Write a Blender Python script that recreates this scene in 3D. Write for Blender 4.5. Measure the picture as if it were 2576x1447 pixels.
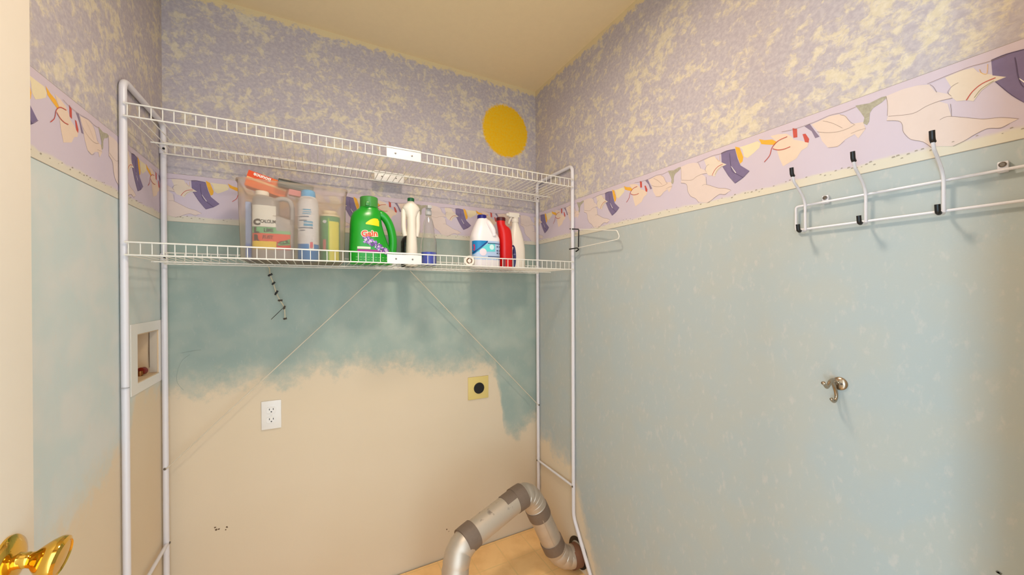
import bpy, bmesh, math, random
from mathutils import Vector, Matrix
random.seed(7)
S = bpy.context.scene
for o in list(bpy.data.objects): bpy.data.objects.remove(o, do_unlink=True)
COL = S.collection

# ------------------------------------------------------------------ camera
cd = bpy.data.cameras.new('camera'); cam = bpy.data.objects.new('camera', cd); COL.objects.link(cam)
cd.sensor_fit = 'HORIZONTAL'; cd.sensor_width = 36.0
cd.lens = 938.557 / 2576 * 36.0
cd.shift_x = 0.0; cd.shift_y = 15.92 / 2576
cd.clip_start = 0.02; cd.clip_end = 50
yaw, pit, rol = [math.radians(v) for v in (27.99552, -0.16855, -0.27781)]
F = Vector((math.sin(yaw)*math.cos(pit), math.cos(yaw)*math.cos(pit), math.sin(pit)))
R = Vector((math.cos(yaw), -math.sin(yaw), 0)); U = R.cross(F)
R2 = R*math.cos(rol) + U*math.sin(rol); U2 = -R*math.sin(rol) + U*math.cos(rol)
M = Matrix((( R2.x, U2.x, -F.x, 0.4812), (R2.y, U2.y, -F.y, -1.78899), (R2.z, U2.z, -F.z, 1.31203), (0,0,0,1)))
cam.matrix_world = M
S.camera = cam

# ------------------------------------------------------------------ view, world, lights
S.view_settings.view_transform = 'Standard'; S.view_settings.look = 'None'
S.view_settings.exposure = 0.05; S.view_settings.gamma = 1.0
S.view_settings.use_curve_mapping = False
W = 1.5865; H = 2.44; YF = -1.71
w = bpy.data.worlds.new('world'); S.world = w; w.use_nodes = True
bg = w.node_tree.nodes['Background']
bg.inputs[0].default_value = (0.72, 0.87, 1.0, 1); bg.inputs[1].default_value = 3.4
LAMP_POS = Vector((0.80, -1.05, 2.36)); LAMP_POWER = 11.4; LAMP_COL = (1.0, 0.84, 0.68)

wl = bpy.data.lights.new('cool_fill', 'AREA'); wl.shape = 'SQUARE'; wl.size = 0.8; wl.energy = 130.0; wl.color = (0.42, 0.74, 1.0)  # added cool fill, reaches the lower right wall through the doorway
wo = bpy.data.objects.new('cool_fill', wl); COL.objects.link(wo)
wo.location = (-3.02, -2.70, 0.80); wo.rotation_euler = (0, math.radians(-90), math.radians(14))

# ------------------------------------------------------------------ helpers
def lin(c):
    c = c/255.0
    return c/12.92 if c <= 0.04045 else ((c+0.055)/1.055)**2.4
def C(r, g, b): return (lin(r), lin(g), lin(b), 1)
def tag(o, label=None, cat=None, group=None, kind=None):
    if label: o['label'] = label
    if cat: o['category'] = cat
    if group: o['group'] = group
    if kind: o['kind'] = kind
    return o
class NT:
    def __init__(s, name):
        s.m = bpy.data.materials.new(name); s.m.use_nodes = True
        s.t = s.m.node_tree; s.t.nodes.clear()
        s.out = s.t.nodes.new('ShaderNodeOutputMaterial')
        s.b = s.t.nodes.new('ShaderNodeBsdfPrincipled')
        s.t.links.new(s.b.outputs[0], s.out.inputs[0])
    def n(s, typ, **kw):
        k = s.t.nodes.new(typ)
        for a, v in kw.items(): setattr(k, a, v)
        return k
    def put(s, sock, v):
        if isinstance(v, bpy.types.NodeSocket): s.t.links.new(v, sock)
        elif v is not None: sock.default_value = v
    def math(s, op, a, b=None, c=None, clamp=False):
        k = s.n('ShaderNodeMath', operation=op); k.use_clamp = clamp
        s.put(k.inputs[0], a)
        if b is not None: s.put(k.inputs[1], b)
        if c is not None: s.put(k.inputs[2], c)
        return k.outputs[0]
    def mix(s, f, a, b):
        k = s.n('ShaderNodeMix', data_type='RGBA')
        s.put(k.inputs[0], f); s.put(k.inputs[6], a); s.put(k.inputs[7], b)
        return k.outputs[2]
    def pos(s): return s.n('ShaderNodeNewGeometry').outputs['Position']
    def sep(s, v):
        k = s.n('ShaderNodeSeparateXYZ'); s.put(k.inputs[0], v); return k.outputs
    def noise(s, vec, scale, detail=4, rough=0.5, dist=0.0):
        k = s.n('ShaderNodeTexNoise'); s.put(k.inputs['Vector'], vec)
        k.inputs['Scale'].default_value = scale; k.inputs['Detail'].default_value = detail
        k.inputs['Roughness'].default_value = rough; k.inputs['Distortion'].default_value = dist
        return k.outputs['Fac']
    def mapping(s, vec, scale=(1,1,1), loc=(0,0,0), rot=(0,0,0)):
        k = s.n('ShaderNodeMapping'); s.put(k.inputs[0], vec)
        k.inputs['Scale'].default_value = scale; k.inputs['Location'].default_value = loc
        k.inputs['Rotation'].default_value = rot
        return k.outputs[0]
    def step(s, v, lo, hi):
        k = s.n('ShaderNodeMapRange', interpolation_type='SMOOTHSTEP'); s.put(k.inputs[0], v)
        k.inputs[1].default_value = lo; k.inputs[2].default_value = hi
        return k.outputs[0]
    def ramp(s, v, stops):
        k = s.n('ShaderNodeValToRGB'); s.put(k.inputs[0], v); e = k.color_ramp.elements
        while len(e) < len(stops): e.new(0.5)
        for i, (p, c) in enumerate(stops): e[i].position = p; e[i].color = c
        return k.outputs[0]
    def bump(s, h, strength=0.2, dist=0.002):
        k = s.n('ShaderNodeBump'); s.put(k.inputs['Height'], h)
        k.inputs['Strength'].default_value = strength; k.inputs['Distance'].default_value = dist
        s.t.links.new(k.outputs[0], s.b.inputs['Normal'])

def mat(name, col, rough=0.5, metal=0.0, vary=0.06, scale=30.0, spec=0.5, alpha=None, bump=0.0, trans=0.0):
    k = NT(name); p = k.pos()
    n = k.noise(p, scale, 3, 0.6)
    dark = tuple(c*(1-vary) for c in col[:3])+(1,); light = tuple(min(1, c*(1+vary)) for c in col[:3])+(1,)
    k.put(k.b.inputs['Base Color'], k.mix(n, dark, light))
    k.b.inputs['Roughness'].default_value = rough; k.b.inputs['Metallic'].default_value = metal
    k.b.inputs['Specular IOR Level'].default_value = spec
    if trans: k.b.inputs['Transmission Weight'].default_value = trans
    if alpha is not None: k.b.inputs['Alpha'].default_value = alpha
    if bump: k.bump(n, bump, 0.002)
    return k.m

def finish(name, me, mats, parent=None, loc=(0,0,0), smooth=35):
    loc = Vector(loc)
    if parent is not None: base = Vector(parent['_w'])
    else: base = loc
    me.transform(Matrix.Translation(-base))
    o = bpy.data.objects.new(name, me); COL.objects.link(o)
    if parent is None: o.location = loc
    else: o.parent = parent
    o['_w'] = tuple(base)
    for m in (mats if isinstance(mats, (list, tuple)) else [mats]): me.materials.append(m)
    if smooth:
        for p in me.polygons: p.use_smooth = True
        me.set_sharp_from_angle(angle=math.radians(smooth))
    return o
def empty(name, loc):
    o = bpy.data.objects.new(name, None); COL.objects.link(o); o.location = loc; o['_w'] = tuple(loc)
    o.empty_display_size = 0.05
    return o

class MB:
    def __init__(s): s.bm = bmesh.new(); s.mi = 0
    def quad(s, pts, mi=None):
        vs = [s.bm.verts.new(p) for p in pts]
        f = s.bm.faces.new(vs); f.material_index = s.mi if mi is None else mi; return f
    def box(s, lo, hi, rot=None, piv=None, bev=0.0):
        lo = Vector(lo); hi = Vector(hi)
        c = (lo+hi)/2; d = hi-lo
        r = bmesh.ops.create_cube(s.bm, size=1.0)
        vs = r['verts']
        for v in vs: v.co = Vector((v.co.x*d.x, v.co.y*d.y, v.co.z*d.z))
        if bev:
            es = list({e for v in vs for e in v.link_edges})
            rr = bmesh.ops.bevel(s.bm, geom=es, offset=bev, segments=2, affect='EDGES', profile=0.6)
            fs = rr['faces']; vs = list({v for f in fs for v in f.verts} | {v for v in vs if v.is_valid})
        mm = Matrix.Translation(c)
        if rot is not None:
            pv = Vector(piv) if piv is not None else c
            mm = Matrix.Translation(pv) @ rot.to_4x4() @ Matrix.Translation(-pv) @ mm
        for v in vs: v.co = mm @ v.co
        for f in {f for v in vs for f in v.link_faces}: f.material_index = s.mi
        return vs
    def tube(s, path, r, segs=12, caps=True, closed=False):
        P = [Vector(p) for p in path]; n = len(P)
        rr = r if isinstance(r, (list, tuple)) else [r]*n
        T = []
        for i in range(n):
            if closed: t = P[(i+1) % n]-P[i-1]
            else: t = P[min(i+1, n-1)]-P[max(i-1, 0)]
            T.append(t.normalized())
        ref = Vector((0,0,1)) if abs(T[0].z) < 0.9 else Vector((1,0,0))
        N = T[0].cross(ref).normalized(); rings = []
        for i in range(n):
            if i > 0:
                N = (N - T[i]*N.dot(T[i]))
                if N.length < 1e-6: N = T[i].orthogonal()
                N.normalize()
            B = T[i].cross(N)
            rings.append([s.bm.verts.new(P[i] + (N*math.cos(a)+B*math.sin(a))*rr[i]) for a in [2*math.pi*k/segs for k in range(segs)]])
        m = n if closed else n-1
        for i in range(m):
            A, Bq = rings[i], rings[(i+1) % n]
            for k in range(segs):
                f = s.bm.faces.new([A[k], A[(k+1) % segs], Bq[(k+1) % segs], Bq[k]]); f.material_index = s.mi
        if caps and not closed:
            for ring in (rings[0][::-1], rings[-1]):
                f = s.bm.faces.new(ring); f.material_index = s.mi
        return rings
    def cyl(s, a, b, r, segs=20): return s.tube([a, b], r, segs)
    def lathe(s, prof, origin, axis=(0,0,1), segs=32, caps=True):
        A = Vector(axis).normalized(); N = A.orthogonal().normalized(); B = A.cross(N); O = Vector(origin)
        rings = []
        for (r, h) in prof:
            rings.append([s.bm.verts.new(O + A*h + (N*math.cos(t)+B*math.sin(t))*max(r, 1e-5)) for t in [2*math.pi*k/segs for k in range(segs)]])
        for i in range(len(rings)-1):
            for k in range(segs):
                f = s.bm.faces.new([rings[i][k], rings[i][(k+1) % segs], rings[i+1][(k+1) % segs], rings[i+1][k]]); f.material_index = s.mi
        if caps:
            for ring in (rings[0][::-1], rings[-1]):
                f = s.bm.faces.new(ring); f.material_index = s.mi
    def loft(s, secs, y0, segs=48):
        rings = []
        for (z, xl, xr, b, n) in secs:
            cx = (xl+xr)/2; a = (xr-xl)/2; ring = []
            for k in range(segs):
                t = 2*math.pi*k/segs; ct, st = math.cos(t), math.sin(t)
                ring.append(s.bm.verts.new((cx+a*math.copysign(abs(ct)**(2/n), ct), y0+b*math.copysign(abs(st)**(2/n), st), z)))
            rings.append(ring)
        for i in range(len(rings)-1):
            for k in range(segs):
                f = s.bm.faces.new([rings[i][k], rings[i][(k+1) % segs], rings[i+1][(k+1) % segs], rings[i+1][k]]); f.material_index = s.mi
        for ring in (rings[0][::-1], rings[-1]):
            f = s.bm.faces.new(ring); f.material_index = s.mi
    def poly(s, pts, mi=None):
        # planar, possibly concave outline
        vs = [s.bm.verts.new(p) for p in pts]
        f = s.bm.faces.new(vs); f.material_index = s.mi if mi is None else mi
        f.normal_update(); bmesh.ops.triangulate(s.bm, faces=[f], ngon_method='EAR_CLIP')
    def build(s, name, mats, parent=None, loc=(0,0,0), smooth=35, recalc=True):
        if recalc: bmesh.ops.recalc_face_normals(s.bm, faces=s.bm.faces)
        me = bpy.data.meshes.new(name); s.bm.to_mesh(me); s.bm.free()
        return finish(name, me, mats, parent, loc, smooth)

def crom(pts, k=6):
    P = [Vector(p) for p in pts]; out = []
    for i in range(len(P)-1):
        a = P[max(i-1, 0)]; b = P[i]; c = P[i+1]; d = P[min(i+2, len(P)-1)]
        for j in range(k):
            t = j/k
            out.append(0.5*((2*b)+(c-a)*t+(2*a-5*b+4*c-d)*t*t+(3*b-a-3*c+d)*t**3))
    out.append(P[-1]); return out
def bend(pts, r, k=6):
    # polyline with rounded corners
    P = [Vector(p) for p in pts]; out = [P[0]]
    for i in range(1, len(P)-1):
        a = (P[i-1]-P[i]); b = (P[i+1]-P[i]); q = min(r, a.length*0.49, b.length*0.49)
        A = P[i]+a.normalized()*q; B = P[i]+b.normalized()*q
        for j in range(k+1):
            t = j/k; out.append((1-t)**2*A+2*t*(1-t)*P[i]+t*t*B)
    out.append(P[-1]); return out
def lerpsec(secs, z):
    if z <= secs[0][0]: return secs[0]
    for a, b in zip(secs, secs[1:]):
        if a[0] <= z <= b[0]:
            t = (z-a[0])/max(1e-9, b[0]-a[0]); return tuple(a[i]+(b[i]-a[i])*t for i in range(5))
    return secs[-1]
def onfront(secs, y0, off=0.0006):
    # returns a mapper putting (x,z) on the front of a lofted bottle
    def f(x, z):
        zz, xl, xr, b, n = lerpsec(secs, z); cx = (xl+xr)/2; a = (xr-xl)/2
        u = min(0.9995, abs(x-cx)/a)
        return Vector((x, y0 - b*(1-u**n)**(1/n) - off, z))
    return f
def patch(name, fn, x0, z0, x1, z1, m, parent, shape=None, nx=14, nz=6):
    mb = MB(); g = {}
    for i in range(nx+1):
        for j in range(nz+1):
            ea = (1-math.cos(math.pi*i/nx))/2
            x = x0+(x1-x0)*ea; z = z0+(z1-z0)*j/nz
            if shape: x, z = shape(ea, j/nz)
            g[i, j] = mb.bm.verts.new(fn(x, z))
    for i in range(nx):
        for j in range(nz):
            mb.bm.faces.new([g[i, j], g[i+1, j], g[i+1, j+1], g[i, j+1]])
    return mb.build(name, m, parent)
def disc(name, fn, cx, cz, rx, rz, m, parent, n=24, rot=0.0):
    mb = MB(); ctr = mb.bm.verts.new(fn(cx, cz)); vs = []
    for k in range(n):
        t = 2*math.pi*k/n; dx, dz = rx*math.cos(t), rz*math.sin(t)
        vs.append(mb.bm.verts.new(fn(cx+dx*math.cos(rot)-dz*math.sin(rot), cz+dx*math.sin(rot)+dz*math.cos(rot))))
    for k in range(n): mb.bm.faces.new([ctr, vs[k], vs[(k+1) % n]])
    return mb.build(name, m, parent)
def text(name, body, fn, x, z, size, m, parent, bold=0.0, wide=1.0, shear=0.0, rot=0.0, align='LEFT', subdiv=True):
    cu = bpy.data.curves.new(name, 'FONT'); cu.body = body; cu.size = size; cu.offset = bold*size
    cu.shear = shear; cu.align_x = align; cu.resolution_u = 3; cu.fill_mode = 'FRONT'
    o = bpy.data.objects.new(name, cu); COL.objects.link(o)
    dg = bpy.context.evaluated_depsgraph_get(); me = bpy.data.meshes.new_from_object(o.evaluated_get(dg))
    bpy.data.objects.remove(o, do_unlink=True); bpy.data.curves.remove(cu)
    bm = bmesh.new(); bm.from_mesh(me)
    if subdiv:
        es = [e for e in bm.edges if e.calc_length() > size*0.25]
        if es: bmesh.ops.subdivide_edges(bm, edges=es, cuts=2)
        bmesh.ops.triangulate(bm, faces=bm.faces)
    for v in bm.verts:
        u, t = v.co.x*wide, v.co.y
        uu = u*math.cos(rot)-t*math.sin(rot); tt = u*math.sin(rot)+t*math.cos(rot)
        v.co = fn(x+uu, z+tt)
    bm.to_mesh(me); bm.free(); me.materials.clear()
    return finish(name, me, m, parent, smooth=0)

# ------------------------------------------------------------------ materials
CREAM = C(226, 206, 172)
def wall_material(name, axis, ramp_pts, aqua_mix, sun=False, seed=0.0, stroke=0.32):
    """sponge-painted wall: lavender over cream above, aqua over cream below, bare cream under a ragged edge"""
    k = NT(name); p = k.pos(); X = k.sep(p)
    s = X[0] if axis == 'x' else k.math('MULTIPLY', X[1], -1.0)
    z = X[2]
    # stretch noise domain so that both walls use (s, z)
    cmb = k.n('ShaderNodeCombineXYZ'); k.put(cmb.inputs[0], s); k.put(cmb.inputs[1], seed); k.put(cmb.inputs[2], z); q = cmb.outputs[0]
    big = k.noise(q, 9.0, 2, 0.5, 0.3); mid = k.noise(q, 34.0, 6, 0.68, 0.4); fine = k.noise(q, 90.0, 3, 0.6)
    # upper part
    sp = k.math('ADD', k.math('MULTIPLY', big, 0.30), k.math('MULTIPLY', mid, 0.70))
    spf = k.step(sp, 0.475, 0.60)
    fleck = k.step(fine, 0.35, 0.7)
    lav = k.mix(fleck, C(175, 165, 170), C(189, 180, 181))
    ycr = k.mix(fleck, C(211, 198, 168), C(219, 207, 182))
    upper = k.mix(k.math('MULTIPLY', spf, 0.82), lav, ycr)
    edge = k.math('ADD', z, k.math('MULTIPLY', k.math('SUBTRACT', mid, 0.5), 0.10))
    upper = k.mix(k.step(edge, 2.408, 2.424), upper, C(218, 198, 154))
    # lower part
    st = k.noise(k.mapping(q, scale=(70, 1, 34), rot=(0, 0.6, 0)), 1.0, 4, 0.6)
    lo1 = k.mix(k.step(big, 0.35, 0.68), aqua_mix[0], aqua_mix[1])
    lo2 = k.mix(k.math('MULTIPLY', k.step(st, 0.54, 0.76), stroke), lo1, C(208, 198, 188))
    lo2 = k.mix(k.math('MULTIPLY', k.step(fine, 0.6, 0.8), 0.2), lo2, C(206, 192, 180))
    # ragged edge of the aqua
    col = k.ramp(k.math('DIVIDE', s, 1.72), [(a/1.72, (b/1.5, b/1.5, b/1.5, 1)) for a, b in ramp_pts])
    hgt = k.math('MULTIPLY', k.sep(col)[0], 1.5)
    rag = k.noise(k.mapping(q, scale=(22, 1, 20)), 1.0, 5, 0.65)
    dz = k.math('SUBTRACT', k.math('ADD', z, k.math('MULTIPLY', k.math('SUBTRACT', rag, 0.5), 0.20)), hgt)
    bare = k.mix(k.noise(q, 3.0, 2), C(218, 200, 174), C(211, 192, 163))
    lower = k.mix(k.step(dz, -0.022, 0.035), bare, k.mix(k.step(dz, 0.0, 0.11), k.mix(0.45, bare, lo2), lo2))
    col = k.mix(k.step(z, 1.60, 1.61), lower, upper)
    if sun:
        dx = k.math('DIVIDE', k.math('SUBTRACT', s, 1.398), 0.138); dzz = k.math('DIVIDE', k.math('SUBTRACT', z, 2.182), 0.142)
        r = k.math('SQRT', k.math('ADD', k.math('MULTIPLY', dx, dx), k.math('MULTIPLY', dzz, dzz)))
        r = k.math('ADD', r, k.math('MULTIPLY', k.math('SUBTRACT', fine, 0.5), 0.22))
        f = k.step(r, 1.05, 0.93); mr = f.node; mr.inputs[1].default_value = 0.92; mr.inputs[2].default_value = 1.04
        mr.inputs[3].default_value = 1.0; mr.inputs[4].default_value = 0.0
        col = k.mix(f, col, k.mix(fleck, C(232, 178, 8), C(226, 184, 44)))
    k.put(k.b.inputs['Base Color'], col); k.b.inputs['Roughness'].default_value = 0.75
    k.b.inputs['Specular IOR Level'].default_value = 0.25
    k.bump(k.noise(q, 260.0, 2), 0.12, 0.001)
    return k.m
AQ_B = (C(151, 165, 155), C(164, 173, 161)); AQ_R = (C(171, 178, 176), C(175, 178, 172)); AQ_L = (C(194, 203, 199), C(205, 206, 200))
back_ramp = [(0.0,.955),(.075,.925),(.17,.93),(.285,.962),(.352,.915),(.437,.945),(.496,.989),(.572,.947),(.653,.982),(.737,.947),(.825,.965),(.975,.912),(1.117,.906),(1.25,.93),(1.33,.88),(1.362,.72),(1.375,.60),(1.40,.53),(1.457,.50),(1.52,.56),(1.59,.60)]
left_ramp = [(0.0,.985),(.07,.978),(.235,.995),(.279,.89),(.425,.833),(.486,.82),(.557,.80),(.605,.79),(.66,.77),(.712,.766),(.9,.72),(1.7,.6)]
right_ramp = [(0.0,.53),(.06,.50),(.2,.45),(.326,.43),(.36,.36),(.415,.214),(.497,.052),(.56,.0),(1.7,.0)]
M_back = wall_material('sponge_paint_back', 'x', back_ramp, AQ_B, sun=True, stroke=0.16)
M_left = wall_material('sponge_paint_left', 'y', left_ramp, AQ_L, seed=3.1)
M_right = wall_material('sponge_paint_right', 'y', right_ramp, AQ_R, seed=7.7)
M_ceil = mat('ceiling_paint', C(228, 204, 160), 0.9, vary=0.03, scale=40, bump=0.3)
M_front = mat('front_wall_paint', C(222, 208, 186), 0.8, vary=0.02)
def floor_material():
    k = NT('vinyl_floor'); p = k.pos()
    b = k.n('ShaderNodeTexBrick'); k.put(b.inputs['Vector'], k.mapping(p, loc=(0.06, 0.02, 0)))
    b.offset = 0.0; b.inputs['Scale'].default_value = 1.0; b.inputs['Brick Width'].default_value = 0.1525; b.inputs['Row Height'].default_value = 0.1525
    b.inputs['Mortar Size'].default_value = 0.004; b.inputs['Mortar Smooth'].default_value = 0.6
    b.inputs['Color1'].default_value = C(254, 208, 144); b.inputs['Color2'].default_value = C(252, 205, 140); b.inputs['Mortar'].default_value = C(238, 199, 136)
    n = k.noise(p, 9.0, 4, 0.6)
    k.put(k.b.inputs['Base Color'], k.mix(k.math('MULTIPLY', k.step(n, 0.4, 0.7), 0.75), b.outputs[0], C(238, 188, 124)))
    k.b.inputs['Roughness'].default_value = 0.35
    return k.m
M_floor = floor_material()
M_gap_shade = mat('gap_shade', C(60, 44, 30), 0.9)  # dark colour paints the shade in the gap along the back wall
M_white = mat('white_epoxy', C(216, 211, 213), 0.3, vary=0.015)
M_wire = mat('white_wire', C(228, 222, 210), 0.35, vary=0.02)
M_rod = mat('dull_rod', C(206, 194, 172), 0.5)
M_black = mat('black_rubber', C(14, 12, 13), 0.45)
M_steel = mat('screw_steel', C(120, 112, 104), 0.35, metal=0.8)
M_plastic = mat('white_plastic', C(226, 220, 212), 0.35, vary=0.02)
M_door = mat('door_paint', C(224, 212, 194), 0.5, vary=0.015)
M_brass = mat('polished_brass', (0.80, 0.50, 0.09, 1), 0.07, metal=1.0, vary=0.05)
M_alm = mat('almond_plastic', C(214, 190, 116), 0.4, vary=0.02)
M_nick = mat('satin_nickel', C(176, 160, 140), 0.25, metal=1.0)
M_galv = mat('galvanised_steel', C(198, 184, 168), 0.46, metal=0.65, vary=0.14, scale=22)
M_tape = mat('duct_tape', C(120, 101, 86), 0.55, metal=0.15, vary=0.14, scale=60)
M_tapeb = mat('brown_tape', C(118, 76, 52), 0.6, vary=0.15, scale=60)
M_red_valve = mat('valve_red', C(120, 24, 10), 0.35)
M_boxin = mat('box_interior', C(212, 184, 148), 0.6)

# ------------------------------------------------------------------ room shell
def struct(o, label=None): o['kind'] = 'structure'; return tag(o, label)
mb = MB(); mb.box((0, YF, -0.06), (W, -0.008, 0.0)); mb.mi = 1; mb.box((0, -0.008, -0.06), (W, 0.0, -0.008))
floor = struct(mb.build('floor', [M_floor, M_gap_shade], smooth=0), 'tan vinyl tile floor')
mb = MB(); mb.box((-0.1, YF-0.12, H), (W+0.1, 0.1, H+0.08))
struct(mb.build('ceiling', M_ceil, smooth=0), 'cream painted ceiling')
mb = MB(); mb.box((-0.1, 0, -0.06), (W+0.1, 0.1, H))
wall_back = struct(mb.build('wall_back', M_back, smooth=0), 'back wall with bare cream lower part and a painted yellow sun')
BY0, BY1, BZ0, BZ1 = -0.236, -0.056, 1.038, 1.190
mb = MB()
mb.box((-0.1, YF, -0.06), (0, BY0, H)); mb.box((-0.1, BY1, -0.06), (0, 0, H))
mb.box((-0.1, BY0, -0.06), (0, BY1, BZ0)); mb.box((-0.1, BY0, BZ1), (0, BY1, H))
wall_left = struct(mb.build('wall_left', M_left, smooth=0), 'left wall with a recessed washer box')
mb = MB(); mb.box((W, YF, -0.06), (W+0.1, 0, H))
wall_right = struct(mb.build('wall_right', M_right, smooth=0), 'right wall with coat hooks')
mb = MB()
mb.box((-0.1, YF-0.12, -0.06), (0.075, YF, H)); mb.box((1.09, YF-0.12, -0.06), (W+0.1, YF, H)); mb.box((0.075, YF-0.12, 2.06), (1.09, YF, H))
struct(mb.build('wall_front', M_front, smooth=0), 'front wall around the open doorway')

# unseen window shape, added to carry a cool fill light for the right wall
mb = MB()
for lo_, hi_ in (((-3.10, -3.16, .34), (-3.04, -3.10, 1.26)), ((-3.10, -2.30, .34), (-3.04, -2.24, 1.26)), ((-3.10, -3.10, .34), (-3.04, -2.30, .40)), ((-3.10, -3.10, 1.20), (-3.04, -2.30, 1.26)), ((-3.09, -2.715, .40), (-3.05, -2.685, 1.20))): mb.box(lo_, hi_)
fill_frame = struct(mb.build('fill_frame_1', M_white, smooth=0), 'unseen window frame added beyond the doorway for a cool fill light')
mb = MB(); mb.box((-3.075, -3.10, .40), (-3.068, -2.30, 1.20)); k_ = NT('fill_pane_glow'); k_.b.inputs['Emission Color'].default_value = (.5, .78, 1, 1); k_.b.inputs['Emission Strength'].default_value = 3; mb.build('fill_pane', k_.m, fill_frame, smooth=0)  # glowing pane added along with the fill light

# small marks on the plaster
M_scuff = mat('scuff_dark', C(96, 72, 48), 0.9, vary=0.3, scale=200); M_pencil = mat('pencil_line', C(152, 160, 148), 0.9)
def blob(mb, pt, r, fn, n=11):
    vs = []
    for k in range(n):
        t = 2*math.pi*k/n; q = r*random.uniform(0.45, 1.15)
        vs.append(fn(pt[0]+q*math.cos(t), pt[1]+q*0.9*math.sin(t)))
    mb.poly(vs)
fb = lambda x, z: (x, -0.0006, z)
mb = MB()
for (px, r) in [((0.1474, 0.4117), .006), ((0.1559, 0.4122), .004), ((0.1439, 0.4219), .004), ((0.1805, 0.4125), .0045), ((0.1767, 0.4028), .003), ((1.0589, 0.1374), .004), ((1.0691, 0.1244), .0025)]:
    blob(mb, px, r, fb)
mb.build('plaster_chip', M_scuff, wall_back, smooth=0)
fr = lambda y, z: (W-0.0006, y, z)
mb = MB(); blob(mb, ((-1.6040, 0.7947)), .003, fr); mb.poly([fr(*p) for p in ((-1.6004, 0.7952), (-1.6027, 0.7982), (-1.6085, 0.7962), (-1.6067, 0.7913))])
mb.build('dark_mark', mat('mark_grey', C(108, 108, 100), 0.9), wall_right, smooth=0)  # small grey mark on the right wall
mb = MB()
mb.tube(crom([fb(*p) for p in ((0.0496, 1.0958), (0.0736, 1.0998), (0.1049, 1.1033))]), 0.0006, 6)
mb.tube(crom([fb(*p) for p in ((0.0735, 1.0880), (0.0506, 1.0663), (0.0379, 1.0280), (0.0366, 0.9886), (0.0545, 0.9571))]), 0.0005, 6)
mb.build('pencil_line', M_pencil, wall_back)

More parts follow.
